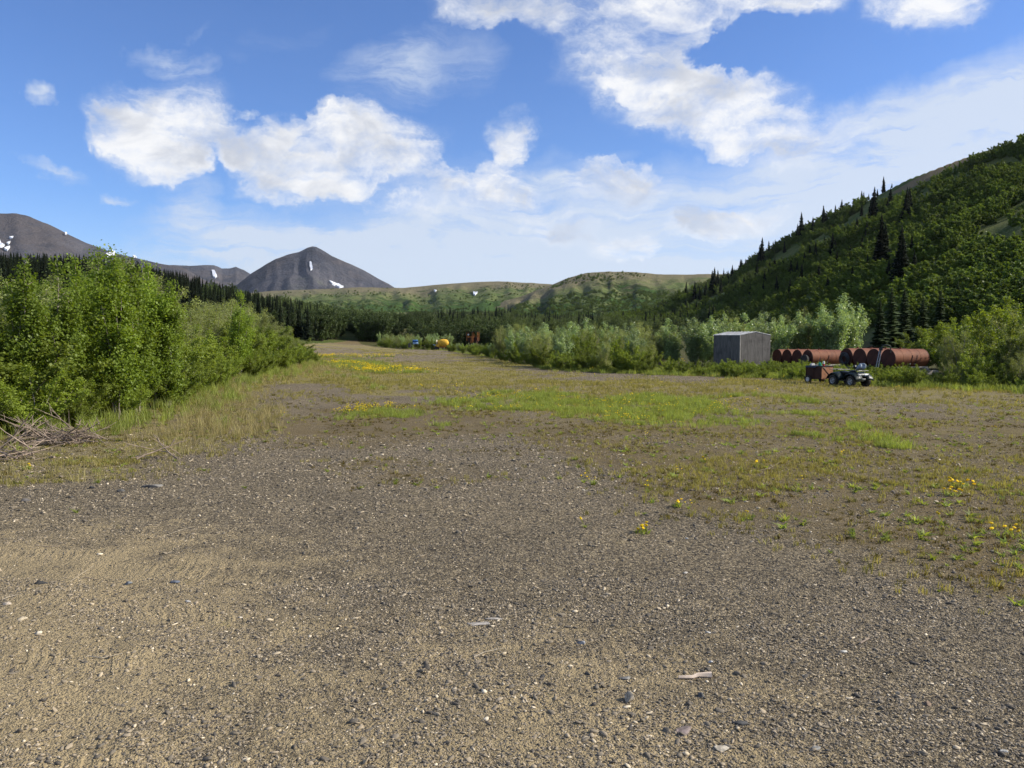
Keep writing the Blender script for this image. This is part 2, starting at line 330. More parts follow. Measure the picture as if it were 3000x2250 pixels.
        hb = t.new('ShaderNodeAttribute', attribute_name='bare').outputs['Fac']
        c = t.mix(t.ss(t.m('ADD', hb, t.m('MULTIPLY', t.m('SUBTRACT', n2, 0.5), 0.5)), 0.4, 0.6), c, (0.21, 0.16, 0.085))
        principled(t, o, c, 0.95, 0, 0.1, t.m('ADD', n2, t.noise(g, 3, 4)), 1.0, 0.8)
    elif kind == 'far_hill':
        n = t.noise(g, 0.012, 9, 0.68); n2 = t.noise(g, 0.004, 5, 0.6); n3 = t.noise(g, 0.05, 6, 0.7); n4 = t.noise(g, 0.022, 6, 0.65)
        hgt = t.new('ShaderNodeAttribute', attribute_name='bare').outputs['Fac']
        c = t.mix(t.ss(n3, 0.35, 0.65), (0.075, 0.112, 0.030), (0.125, 0.145, 0.048))
        c = t.mix(t.ss(t.m('ADD', t.m('MULTIPLY', hgt, 0.55), t.m('ADD', t.m('MULTIPLY', n4, 0.5), t.m('MULTIPLY', n2, 0.5))), 0.80, 1.02), c, t.mix(n3, (0.13, 0.115, 0.06), (0.21, 0.18, 0.105)))
        bushy = t.ss(t.m('ADD', t.m('MULTIPLY', hgt, -0.30), t.m('ADD', t.m('MULTIPLY', n, 0.85), t.m('MULTIPLY', n2, 0.35))), 0.44, 0.52)
        c = t.mix(bushy, c, t.mix(n3, (0.028, 0.060, 0.012), (0.070, 0.120, 0.024)))
        principled(t, o, c, 0.95, 0, 0.05, t.m('ADD', t.m('MULTIPLY', bushy, 1.0), n3), 1.0, 8)
    elif kind == 'mountain':
        n = t.noise(g, 0.004, 9, 0.7); n2 = t.noise(g, 0.0011, 5, 0.6); n3 = t.noise(g, 0.02, 6, 0.7)
        c = t.mix(t.ss(n, 0.35, 0.65), (0.045, 0.047, 0.060), (0.095, 0.090, 0.098))
        c = t.mix(t.ss(n2, 0.44, 0.56), c, (0.082, 0.070, 0.068)); c = t.mix(t.m('MULTIPLY', t.ss(t.noise(g, 0.0025, 8, 0.7, 0.5), 0.52, 0.60), 0.8), c, (0.040, 0.039, 0.046)); c = t.mix(t.m('MULTIPLY', t.ss(n3, 0.5, 0.75), 0.4), c, (0.135, 0.122, 0.112))
        lo = t.new('ShaderNodeAttribute', attribute_name='bare').outputs['Fac']
        c = t.mix(t.m('MULTIPLY', t.ss(t.m('ADD', t.m('SUBTRACT', 1.0, lo), t.m('MULTIPLY', t.m('SUBTRACT', n, 0.5), 1.3)), 0.45, 0.9), 0.75), c, (0.06, 0.085, 0.035))
        principled(t, o, c, 0.95, 0, 0.05, t.m('ADD', n, t.m('MULTIPLY', n3, 0.4)), 1.0, 45)
    return m
M['ground'] = terrain_mat('gravel_ground', 'ground'); M['hillside'] = terrain_mat('hillside_turf', 'hillside')
M['far_hill'] = terrain_mat('tundra_hill', 'far_hill'); M['mountain'] = terrain_mat('bare_mountain_rock', 'mountain')
M['snow'] = simple('old_snow', (0.62, 0.64, 0.68), 0.7, var=0.15, scale=0.05)

# ------------------------------------------------------------------ object helpers
def tag(o, label=None, cat=None, group=None, kind=None):
    if label: o['label'] = label
    if cat: o['category'] = cat
    if group: o['group'] = group
    if kind: o['kind'] = kind
    return o
def link(name, me, mats=None, parent=None):
    o = bpy.data.objects.new(name, me); COL.objects.link(o)
    if mats is not None and me is not None and len(me.materials) == 0:
        for m in (mats if isinstance(mats, (list, tuple)) else [mats]): me.materials.append(m)
    if parent: o.parent = parent
    return o
def empty(name, loc=(0, 0, 0), rz=0.0):
    o = bpy.data.objects.new(name, None); COL.objects.link(o); o.location = loc; o.rotation_euler = (0, 0, rz); o.empty_display_size = 0.2
    return o
def npmesh(name, V, F, attrs=None, smooth=False, mi=None):
    """V (n,3), F (m,k) all the same k; attrs {name: per-face float}"""
    V = np.asarray(V, np.float32); F = np.asarray(F, np.int32); me = bpy.data.meshes.new(name)
    k = F.shape[1]; me.vertices.add(len(V)); me.vertices.foreach_set('co', V.ravel())
    me.loops.add(F.size); me.loops.foreach_set('vertex_index', F.ravel())
    me.polygons.add(len(F)); me.polygons.foreach_set('loop_start', np.arange(0, F.size, k, dtype=np.int32))
    me.polygons.foreach_set('loop_total', np.full(len(F), k, np.int32))
    if smooth: me.polygons.foreach_set('use_smooth', np.ones(len(F), bool))
    if mi is not None: me.polygons.foreach_set('material_index', np.asarray(mi, np.int32))
    me.update(calc_edges=True)
    for n, a in (attrs or {}).items():
        at_ = me.attributes.new(n, 'FLOAT', 'FACE'); at_.data.foreach_set('value', np.asarray(a, np.float32))
    return me
class MB:
    """collects boxes, tubes, lathes; builds one mesh"""
    def __init__(s): s.v = []; s.f = []; s.sm = []
    def add(s, V, F, smooth=False):
        b = len(s.v); s.v += [tuple(p) for p in V]; s.f += [tuple(i + b for i in f) for f in F]; s.sm += [smooth] * len(F)
    def box(s, c, d, rot=None, taper=1.0):
        hx, hy, hz = d[0] / 2, d[1] / 2, d[2] / 2; V = []
        for z in (-1, 1):
            k = taper if z > 0 else 1
            for x, y in ((-1, -1), (1, -1), (1, 1), (-1, 1)): V.append(Vector((x * hx * k, y * hy * k, z * hz)))
        if rot is not None: V = [rot @ v for v in V]
        V = [v + Vector(c) for v in V]
        s.add(V, [(0, 3, 2, 1), (4, 5, 6, 7), (0, 1, 5, 4), (1, 2, 6, 5), (2, 3, 7, 6), (3, 0, 4, 7)]); return s
    def prism(s, poly, axis, a, b):
        """poly: 2D outline; extruded along axis 'x','y','z' from a to b"""
        def P(p, q): return {'x': (q, p[0], p[1]), 'y': (p[0], q, p[1]), 'z': (p[0], p[1], q)}[axis]
        n = len(poly); V = [P(p, a) for p in poly] + [P(p, b) for p in poly]
        s.add(V, [tuple(range(n))[::-1], tuple(range(n, 2 * n))] + [(i, (i + 1) % n, n + (i + 1) % n, n + i) for i in range(n)]); return s
    def tube(s, pts, r, n=6, caps=True):
        pts = [Vector(p) for p in pts]; rs = r if isinstance(r, (list, tuple)) else [r] * len(pts); V = []; F = []
        for i, p in enumerate(pts):
            d = (pts[min(i + 1, len(pts) - 1)] - pts[max(i - 1, 0)]).normalized()
            a = d.cross(Vector((0, 0, 1)) if abs(d.z) < 0.9 else Vector((1, 0, 0))).normalized(); b = d.cross(a)
            for k in range(n):
                t = 2 * math.pi * k / n; V.append(p + (a * math.cos(t) + b * math.sin(t)) * rs[i])
        for i in range(len(pts) - 1):
            for k in range(n): F.append((i * n + k, i * n + (k + 1) % n, (i + 1) * n + (k + 1) % n, (i + 1) * n + k))
        if caps: F += [tuple(range(n)), tuple(range((len(pts) - 1) * n, len(pts) * n))[::-1]]
        s.add(V, F, True); return s
    def lathe(s, prof, n=24, axis='x', c=(0, 0, 0), smooth=True):
        """prof: (along, radius) pairs"""
        V = []; F = []
        for a, r in prof:
            for k in range(n):
                t = 2 * math.pi * k / n; u, v = r * math.cos(t), r * math.sin(t)
                V.append(Vector({'x': (a, u, v), 'y': (u, a, v), 'z': (u, v, a)}[axis]) + Vector(c))
        for i in range(len(prof) - 1):
            for k in range(n): F.append((i * n + k, i * n + (k + 1) % n, (i + 1) * n + (k + 1) % n, (i + 1) * n + k))
        F += [tuple(range(n)), tuple(range((len(prof) - 1) * n, len(prof) * n))[::-1]]
        s.add(V, F, smooth); return s
    def build(s, name, mat, parent=None, loc=None, bevel=0.0):
        me = bpy.data.meshes.new(name); me.from_pydata(s.v, [], s.f); me.update()
        me.polygons.foreach_set('use_smooth', s.sm)
        o = link(name, me, mat, parent)
        if loc: o.location = loc
        me.set_sharp_from_angle(angle=R(40))
        if bevel:
            b = o.modifiers.new('bevel', 'BEVEL'); b.width = bevel; b.segments = 2; b.limit_method = 'ANGLE'
        return o
def copy_tree(o, parent=None):
    c = o.copy(); COL.objects.link(c); c.parent = parent
    for ch in list(o.children): copy_tree(ch, c)
    return c

# ------------------------------------------------------------------ ground
def ell(px, py, cx, cy, rx, ry, ang=0.0, soft=0.35):
    a = R(ang); dx, dy = px - cx, py - cy
    u = (dx * math.cos(a) + dy * math.sin(a)) / rx; v = (-dx * math.sin(a) + dy * math.cos(a)) / ry
    return 1 - sstep(1 - soft, 1 + soft, np.sqrt(u * u + v * v))
LUSH = [(1750, 1206, 400, 27, 2), (1560, 1192, 230, 24, -2), (2020, 1198, 160, 13, 0), (1060, 1070, 110, 17, 3), (2520, 1262, 75, 18, 12), (2390, 1254, 110, 8, 0), (2260, 1180, 150, 12, 0), (1020, 1105, 60, 10, 0), (1160, 1245, 150, 15, 0)]
BARE = [(1080, 1160, 330, 22, 4), (1330, 1192, 130, 10, -4), (1900, 1100, 420, 11, 1.5), (2650, 1200, 300, 7, 8), (2900, 1240, 240, 10, 10), (1200, 1050, 190, 9, 0), (960, 1035, 160, 8, 0), (1280, 1030, 130, 6, 0)]
FLOW = [(1010, 1047, 150, 3.5, 0), (1100, 1078, 110, 4, 4), (1060, 1090, 80, 3, 0), (1070, 1213, 70, 16, 0), (1160, 1205, 140, 10, 3), (850, 1222, 40, 8, 0), (1750, 1205, 380, 32, 2), (1560, 1188, 240, 28, -2), (2110, 1200, 150, 12, 0), (1340, 1150, 200, 8, 0)]
def covers(x, y):
    """grass, moss (far off: dark soil and painted shade), sand, leaf litter - laid out where the photo shows each patch on the ground"""
    px, py = project(x, y, 0 * x)
    wob = (fbm(x / 3.1, y / 3.1, 21, 5) - 0.5)
    wx, wy = px + wob * 330, py + wob * np.clip((py - 985) * 0.55, 8, 140)
    gb = np.interp(py, [1150, 1210, 1260, 1330, 1400, 1480, 1560, 1650, 1760, 1900, 2250], [500, 1250, 1500, 1660, 1760, 1850, 2150, 2500, 2850, 3300, 3900])
    right = sstep(-260, 360, wx - gb)
    grass = 0.47 * right * (1 - 0.55 * sstep(1350, 1600, wy))
    grass = np.maximum(grass, 0.70 * (1 - sstep(1130, 1175, wy)) * sstep(985, 1010, py))
    grass = np.maximum(grass, 0.62 * ell(wx, wy, 2300, 1160, 900, 60))
    lb = np.interp(py, [1080, 1150, 1220, 1290, 1350, 1400, 1440], [820, 800, 790, 740, 560, 420, -300])
    left = sstep(240, -200, wx - lb)
    grass = np.maximum(grass, 0.6 * left * (py > 1060))
    for b in LUSH: grass = np.maximum(grass, 0.72 * ell(wx, wy, *b))
    for b in BARE: grass = grass * (1 - 0.92 * ell(wx, wy, *b))
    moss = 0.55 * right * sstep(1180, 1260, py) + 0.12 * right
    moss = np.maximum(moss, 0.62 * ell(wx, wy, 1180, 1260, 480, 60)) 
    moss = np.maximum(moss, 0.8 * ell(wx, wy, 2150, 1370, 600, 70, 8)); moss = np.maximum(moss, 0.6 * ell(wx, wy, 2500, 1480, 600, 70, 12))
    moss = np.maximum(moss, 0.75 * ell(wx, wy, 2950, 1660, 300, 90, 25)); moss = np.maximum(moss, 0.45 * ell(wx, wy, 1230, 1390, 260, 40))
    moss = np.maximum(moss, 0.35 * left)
    moss = np.maximum(moss, 0.25 * (1 - sstep(1120, 1180, py))); moss = np.maximum(moss, sstep(150, 175, y)); grass = grass * (1 - 0.7 * sstep(150, 175, y))  # dark soil tone past the strip, also standing in for cloud shade
    sand = np.maximum(0.62 * sstep(1900, 100, wx) * sstep(1300, 1650, wy), 0.5 * ell(wx, wy, 1500, 2250, 1000, 450, 0, .6)) + 0.20 * sstep(1400, 1800, py)
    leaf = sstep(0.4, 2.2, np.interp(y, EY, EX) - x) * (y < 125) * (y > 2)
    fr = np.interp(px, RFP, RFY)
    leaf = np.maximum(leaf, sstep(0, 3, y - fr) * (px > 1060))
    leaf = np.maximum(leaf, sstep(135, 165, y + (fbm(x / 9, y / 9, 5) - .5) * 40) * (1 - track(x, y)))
    return np.clip(grass, 0, 1), np.clip(moss, 0, 1), np.clip(sand, 0, 1), np.clip(leaf, 0, 1)
RFP = [700, 1050, 1130, 1300, 1400, 1500, 1600, 1900, 2060, 2350, 2600, 3000, 3600, 6000]
RFY = [300, 175, 152, 134, 98, 74, 59, 52.5, 50, 45.5, 39.5, 35.5, 30, 22]
def track(x, y):
    c = np.interp(y, [120, 160, 195, 215, 235, 260], [-31, -33, -38, -47, -68, -110])
    wd = np.interp(y, [120, 145, 165, 185, 210, 300], [17, 11, 3.5, 1.5, 1.1, 1.0])
    return 1 - sstep(wd * 0.8, wd * 1.2, np.abs(x - c))

def build_ground():
    # rows of increasing depth; columns fan out, finer where the lens looks
    t = np.concatenate([np.linspace(-4.5, -0.70, 40, endpoint=False), np.linspace(-0.70, 0.70, 420, endpoint=False), np.linspace(0.70, 4.5, 60)])
    yy = np.concatenate([np.linspace(1.5, 4, 10, endpoint=False), np.geomspace(4, 120, 330, endpoint=False), np.geomspace(120, 1150, 170)])
    T, Y = np.meshgrid(t, yy); X = T * Y; Z = H(X, Y)
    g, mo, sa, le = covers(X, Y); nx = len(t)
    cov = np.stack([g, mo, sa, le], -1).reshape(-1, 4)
    V = np.stack([X, Y, Z], -1).reshape(-1, 3)
    idx = np.arange(len(V)).reshape(len(yy), nx)
    q = np.stack([idx[:-1, :-1], idx[:-1, 1:], idx[1:, 1:], idx[1:, :-1]], -1).reshape(-1, 4)
    px = 1500 + 2400 * T; hz, s, ok = hill_part(px, Y)
    ish = (ok & (s > 0.03) & (hz > 0.8)); isr = (np.interp(px, RP, RZ) * sstep(100, 290, Y) > 1.0)
    lab = np.where(ish, 1, np.where(isr, 2, 0))[:-1, :-1].reshape(-1)
    bare = (ell(px, 985 - (Z - CAM_Z) / Y * 2400, 2730, 512, 150, 11, -25) * ok * 0.9).reshape(-1)
    for k, (nm, mt) in enumerate((('ground', 'ground'), ('hillside', 'hillside'), ('ridge', 'hillside'))):
        F = q[lab == k]; used, inv = np.unique(F, return_inverse=True)
        me = npmesh(nm, V[used], inv.reshape(F.shape), smooth=True)
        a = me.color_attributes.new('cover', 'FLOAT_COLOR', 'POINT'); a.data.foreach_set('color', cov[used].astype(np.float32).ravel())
        b = me.attributes.new('bare', 'FLOAT', 'POINT'); b.data.foreach_set('value', bare[used].astype(np.float32))
        tag(link(nm, me, M[mt]), kind='structure')
    # the ground behind and beside the camera, so it reaches all round
    xs = np.linspace(-60, 60, 40); ys = np.linspace(-60, 1.5, 24); X, Y = np.meshgrid(xs, ys)
    X = np.where(Y > 1.4, np.clip(X, -6.75, 6.75) + 0 * X, X)
    Z = (fbm(X / 2.3, Y / 2.3, 9) - 0.5) * 0.07; V = np.stack([X, Y, Z], -1).reshape(-1, 3); idx = np.arange(len(V)).reshape(24, 40)
    q = np.stack([idx[:-1, :-1], idx[:-1, 1:], idx[1:, 1:], idx[1:, :-1]], -1).reshape(-1, 4)
    tag(link('ground', npmesh('ground_rear', V, q, smooth=True), M['ground']), kind='structure')
build_ground()

# ------------------------------------------------------------------ far hills and mountains
def far_terrain(name, mat, sky_pts, y0, y1, y2, seed, gully, kind='structure', p=1.25, nt=260, ny=90, zbase=0, tl=None):
    sx = [a for a, b in sky_pts]; sy = [b for a, b in sky_pts]
    def Zf(px, y):
        z1 = CAM_Z + (985 - np.interp(px, sx, sy)) / 2400 * y1
        s = (y - y0) / (y1 - y0)
        z = np.where(s < 1, zbase + (z1 - zbase) * np.clip(s, 0, 1) ** p, z1 * (1 - 0.6 * (y - y1) / (y2 - y1)))
        x = (px - 1500) / 2400 * y
        w_ = np.clip(s * 2.2, 0, 1) * np.clip((1 - s) * 5, 0, 1) * (s < 1) + 0.25 * (s >= 1)
        n = np.abs(fbm(px / gully[0] + 0.35 * fbm(px / 90, y / (y1 * .1), seed + 5), y / (y1 * 0.55), seed) - 0.5) * 2
        n2 = fbm(x / (y1 * .035), y / (y1 * .035), seed + 2, 5) - 0.5
        return z - n * gully[1] * w_ - n2 * gully[1] * 0.55 * w_ + n2 * gully[1] * 0.05
    pxs = np.linspace(sx[0], sx[-1], nt)
    # keep the outline's corners
    ys = np.concatenate([np.linspace(y0, y1, ny), np.linspace(y1, y2, 12)[1:]])
    PX, Y = np.meshgrid(pxs, ys); Z = Zf(PX, Y); X = (PX - 1500) / 2400 * Y
    V = np.stack([X, Y, Z], -1).reshape(-1, 3); idx = np.arange(len(V)).reshape(len(ys), nt)
    q = np.stack([idx[:-1, :-1], idx[:-1, 1:], idx[1:, 1:], idx[1:, :-1]], -1).reshape(-1, 4)
    me = npmesh(name, V, q, smooth=True)
    b = me.attributes.new('bare', 'FLOAT', 'POINT')
    zr = (985 - np.interp(PX, sx, sy)) / 2400 * y1; b.data.foreach_set('value', np.clip(Z / np.maximum(zr, 1), 0, 1).astype(np.float32).ravel())
    tag(link(name, me, mat), kind=kind)
    return Zf, y0, y1
mtnL = far_terrain('mountain', M['mountain'], [(-2600, 700), (-1500, 560), (-700, 640), (-300, 600), (0, 627), (54, 628), (95, 633), (149, 656), (217, 691), (271, 715), (339, 739), (407, 754), (475, 771), (542, 782), (620, 830), (700, 900)], 2700, 4500, 5600, 31, (170, 95))
mtnB = far_terrain('mountain', M['mountain'], [(300, 800), (440, 778), (511, 776), (560, 780), (606, 778), (633, 779), (655, 787), (675, 786), (696, 780), (719, 790), (737, 802), (800, 840), (900, 900)], 5000, 7200, 8200, 47, (90, 70), nt=160)
peak = far_terrain('mountain', M['mountain'], [(560, 900), (700, 832), (739, 802), (776, 780), (813, 760), (847, 748), (881, 739), (905, 729), (920, 724), (930, 725), (942, 731), (955, 738), (976, 750), (1003, 762), (1030, 773), (1071, 792), (1112, 816), (1140, 830), (1163, 845), (1230, 900)], 3600, 5000, 5800, 60, (150, 70), nt=320)
hillA = far_terrain('hill', M['far_hill'], [(300, 905), (600, 872), (800, 852), (921, 848), (1054, 842), (1181, 844), (1270, 835), (1396, 826), (1460, 824), (1605, 832), (1750, 850), (2100, 880)], 1150, 2600, 3300, 71, (90, 25), p=1.05, zbase=20)
hillB = far_terrain('hill', M['far_hill'], [(1250, 952), (1371, 916), (1523, 868), (1611, 837), (1660, 815), (1713, 801), (1776, 796), (1839, 797), (1934, 804), (2061, 804), (2400, 800), (3200, 780)], 900, 1700, 2500, 83, (70, 22), p=1.1, zbase=18)
def far_hit(fz, px, py):
    Zf, y0, y1 = fz; ys = np.linspace(y0, y1, 1200); d = raydir(px, py); z = CAM_Z + d.z / d.y * ys
    b = z <= Zf(np.full_like(ys, px), ys); i = int(np.argmax(b)) if b.any() else len(ys) - 1
    return Vector((d.x / d.y * ys[i], ys[i], float(Zf(np.array([float(px)]), np.array([ys[i]]))[0])))
def snow(fz, poly, label):
    c = np.mean(np.array(poly, float), 0); V = []; F = []; n = len(poly) * 3
    ring = []
    for i in range(len(poly)):
        a, b = np.array(poly[i], float), np.array(poly[(i + 1) % len(poly)], float)
        for k in range(3): ring.append(a + (b - a) * k / 3 + RNG.normal(0, 0.5, 2))
    V.append(far_hit(fz, *c))
    for r_ in (0.35, 0.7, 1.0):
        for q in ring: V.append(far_hit(fz, *(c + (q - c) * r_)))
    cen = sum(V, Vector()) / len(V); org = cen.copy()
    V = [v + Vector((0, -fz[2] * 0.0012, fz[2] * 0.0011)) - org for v in V]
    for k in range(n): F.append((0, 1 + k, 1 + (k + 1) % n))
    for r_ in range(2):
        for k in range(n): F.append((1 + r_ * n + k, 1 + r_ * n + (k + 1) % n, 1 + (r_ + 1) * n + (k + 1) % n, 1 + (r_ + 1) * n + k))
    # skirt for thickness
    b0 = len(V); V += [v + Vector((0, 0, -fz[2] * 0.002)) for v in V[1 + 2 * n:1 + 3 * n]]
    for k in range(n): F.append((1 + 2 * n + k, 1 + 2 * n + (k + 1) % n, b0 + (k + 1) % n, b0 + k))
    me = bpy.data.meshes.new('snow_patch'); me.from_pydata([tuple(v) for v in V], [], F); me.update()
    o = link('snow_patch', me, M['snow']); o.location = org
    tag(o, label, 'snow patch', 'old snow patches on the mountains')
def c4(pts): return [(x * .452, 600 + y * .452) for x, y in pts]
def c5(pts): return [(700 + x * .633, 700 + y * .633) for x, y in pts]
snow(mtnL, c4([(0, 220), (10, 250), (35, 262), (20, 275), (0, 272)]), 'snow patch at the very left edge of the big left mountain')
snow(mtnL, c4([(66, 214), (92, 208), (86, 224)]), 'small snow fleck high on the left mountain near the picture edge')
snow(mtnL, c4([(48, 250), (72, 240), (60, 258)]), 'small snow fleck in the middle of three near the left edge')
snow(mtnL, c4([(30, 285), (70, 272), (52, 296)]), 'lowest snow fleck just above the dark spruce tips at far left')
snow(mtnL, c4([(425, 182), (438, 184), (436, 192), (426, 190)]), 'tiny snow dot on the dark upper face of the left mountain')
snow(mtnL, c4([(690, 320), (720, 312), (735, 288), (752, 292), (745, 322), (715, 325), (700, 340)]), 'forked snow patch on the right shoulder of the left mountain')
snow(mtnL, c4([(862, 326), (888, 330), (884, 340), (866, 336)]), 'short snow streak on the skyline slope right of the forked patch')
snow(mtnB, c4([(1376, 428), (1392, 428), (1408, 462), (1398, 474), (1384, 466)]), 'tall snow gully on the low distant range behind the ridge')
snow(peak, c5([(328, 106), (338, 112), (344, 142), (334, 146), (329, 125)]), 'upright snow streak high on the pointed peak')
snow(peak, c5([(418, 196), (436, 202), (462, 212), (484, 222), (466, 226), (440, 212)]), 'slanting snow streak at the foot of the pointed peak')
snow(hillA, c5([(1084, 248), (1104, 250), (1094, 263), (1086, 258)]), 'lone snow patch on the low green hill in the centre')
snow(hillA, c5([(904, 238), (914, 240), (910, 245), (904, 243)]), 'very small snow patch on the green hill left of the lone one')

# ------------------------------------------------------------------ plants
def orient_quads(C, N, S, asp, rng, roll=None):
    """rhombic leaves at C facing N, length S, width S*asp"""
    n = len(C); N = N / np.maximum(np.linalg.norm(N, axis=1, keepdims=True), 1e-6)
    A = rng.normal(size=(n, 3)); A -= (A * N).sum(1, keepdims=True) * N; A /= np.maximum(np.linalg.norm(A, axis=1, keepdims=True), 1e-6)
    B = np.cross(N, A); S = S[:, None] if np.ndim(S) else np.full((n, 1), S)
    v0 = C - A * S * 0.5; v2 = C + A * S * 0.5; v1 = C + B * S * asp * 0.5 - A * S * 0.08; v3 = C - B * S * asp * 0.5 - A * S * 0.08
    V = np.stack([v0, v1, v2, v3], 1).reshape(-1, 3); F = np.arange(4 * n).reshape(n, 4)
    return V, F
def tubes_np(paths, rad, n=3):
    V = []; F = []
    for P_, r0 in zip(paths, rad):
        b = len(V); m_ = len(P_)
        for i, p in enumerate(P_):
            r_ = r0 * (1 - 0.85 * i / (m_ - 1))
            for k in range(n):
                a = 2 * math.pi * k / n; V.append((p[0] + r_ * math.cos(a), p[1] + r_ * math.sin(a), p[2]))
        for i in range(m_ - 1):
            for k in range(n): F.append((b + i * n + k, b + i * n + (k + 1) % n, b + (i + 1) * n + (k + 1) % n, b + (i + 1) * n + k))
    return np.array(V), np.array(F)
def shrub_parts(seed, stems, spread, height, nbr, leaf, asp, nleaf, upright, low=0.12, cl=0.10, profile=None, erect=0.0):
    """normalised to 'height'; stems curve out from the root, side shoots carry the leaves"""
    rng = np.random.default_rng(seed); paths = []; rad = []; pts = []; wt = []
    for s in range(stems):
        a = rng.uniform(0, 2 * math.pi); lean = spread * math.sqrt(rng.uniform(0.02, 1)); h = height * rng.uniform(0.62, 1.0) * (1 - 0.22 * (lean / spread) ** 2)
        if s == 0: h = height; lean = 0.08 * spread
        r0 = rng.uniform(0, 0.12) * spread; K = 7; pth = []
        for i in range(K):
            u = i / (K - 1); rr = r0 + lean * (u ** (1.0 + upright)); wig = 0.03 * height * math.sin(u * 5 + s)
            pth.append((math.cos(a) * rr + wig * math.sin(a), math.sin(a) * rr - wig * math.cos(a), h * u ** (0.92)))
        paths.append(pth); rad.append(0.012 * height * rng.uniform(0.4, 1.0)); pth = np.array(pth)
        for b in range(nbr):
            u = low + (1 - low) * rng.uniform() ** 0.85; i = min(int(u * (K - 1)), K - 2); f = u * (K - 1) - i; p = pth[i] * (1 - f) + pth[i + 1] * f
            ba = rng.uniform(0, 2 * math.pi); bl = height * rng.uniform(0.08, 0.22) * (1.08 - u * 0.75)
            if profile: bl *= profile(u)
            e = rng.uniform(0.3, 0.9) + erect; d = np.array([math.cos(ba) * math.cos(e), math.sin(ba) * math.cos(e), math.sin(e)]); q = p + d * bl
            if b % 3 == 0: paths.append([tuple(p), tuple((p + q) / 2 + [0, 0, bl * .05]), tuple(q)]); rad.append(0.0035 * height)
            pts.append((p, q)); wt.append(bl)
        pts.append((pth[-2], pth[-1])); wt.append(0.15 * height)
    wt = np.array(wt); wt /= wt.sum(); ch = rng.choice(len(pts), nleaf, p=wt)
    P0 = np.array([p for p, q in pts])[ch]; P1 = np.array([q for p, q in pts])[ch]; u = rng.uniform(0.15, 1.05, (nleaf, 1))
    C = P0 + (P1 - P0) * u + rng.normal(0, cl * height * 0.22, (nleaf, 3)); C[:, 2] = np.maximum(C[:, 2], 0.02 * height)
    out_ = C - np.array([0, 0, height * 0.35]); out_ /= np.maximum(np.linalg.norm(out_, axis=1, keepdims=True), 1e-6)
    N = rng.normal(size=(nleaf, 3)) + out_ * 0.7 + np.array([0, 0, 0.5])
    V, F = orient_quads(C, N, leaf * rng.uniform(0.6, 1.25, nleaf), asp, rng)
    tw = rng.uniform(size=len(pts))[ch] * 0.5 + rng.uniform(size=nleaf) * 0.5
    tip = np.clip(C[:, 2] / height, 0, 1) * 0.15
    WV, WF = tubes_np(paths, rad)
    return (WV, WF), (V, F, np.clip(tw + tip - 0.05, 0, 1))
def plant_proto(seed, mats, **kw):
    (WV, WF), (V, F, tint) = shrub_parts(seed, **kw)
    return npmesh('stems', WV, WF, smooth=True), npmesh('foliage', V, F, {'tint': tint}), mats, kw['height']
KINDS = {
 'poplar': [plant_proto(100 + i, ('bark', 'poplar'), stems=6 + i, spread=0.8, height=5, nbr=30, leaf=0.088, asp=0.8, nleaf=14500, upright=0.9, low=0.1, erect=0.15) for i in range(4)],
 'silver': [plant_proto(140 + i, ('bark', 'silver'), stems=9 + i, spread=1.45, height=5, nbr=22, leaf=0.125, asp=0.8, nleaf=7500, upright=0.8, low=0.08, erect=0.2) for i in range(3)],
 'willow': [plant_proto(180 + i, ('bark', 'willow'), stems=17 + i, spread=1.75, height=4, nbr=16, leaf=0.092, asp=0.38, nleaf=15000, upright=0.2, low=0.15) for i in range(4)],
 'alder': [plant_proto(220 + i, ('bark', 'alder'), stems=15 + i, spread=1.5, height=2.5, nbr=16, leaf=0.070, asp=0.75, nleaf=14500, upright=0.1, low=0.02) for i in range(4)],
 'dark': [plant_proto(260 + i, ('bark_dark', 'dark'), stems=12 + i, spread=1.6, height=4, nbr=14, leaf=0.20, asp=0.6, nleaf=3600, upright=0.2, low=0.04) for i in range(4)],
 'hill_alder': [plant_proto(300 + i, ('bark_dark', 'hill_alder'), stems=11, spread=2.1, height=3, nbr=14, leaf=0.21, asp=0.75, nleaf=5200, upright=-0.15, low=0.02) for i in range(5)],
}
PLANT_NAME = {'poplar': ('poplar_sapling', 'poplar'), 'silver': ('poplar_sapling', 'poplar'), 'willow': ('willow_shrub', 'willow'),
              'alder': ('alder_shrub', 'alder'), 'dark': ('willow_shrub', 'willow'), 'hill_alder': ('alder_shrub', 'alder')}
_protos = {}
def plant(kind, x, y, h, label, group, wide=1.0, var=None, sink=0.03):
    v = random.randrange(len(KINDS[kind])) if var is None else var; stems, fol, mats, h0 = KINDS[kind][v]; nm, cat = PLANT_NAME[kind]
    key = (kind, v)
    if key not in _protos:
        root = empty(nm); a = link('stems', stems, M[mats[0]], root); b = link('foliage', fol, M[mats[1]], root); _protos[key] = root
    else: root = copy_tree(_protos[key])
    s = h / h0; root.location = (x, y, G(x, y) - sink); root.rotation_euler = (0, 0, random.uniform(0, 6.28)); root.scale = (s * wide, s * wide, s)
    tag(root, label, cat, group); return root
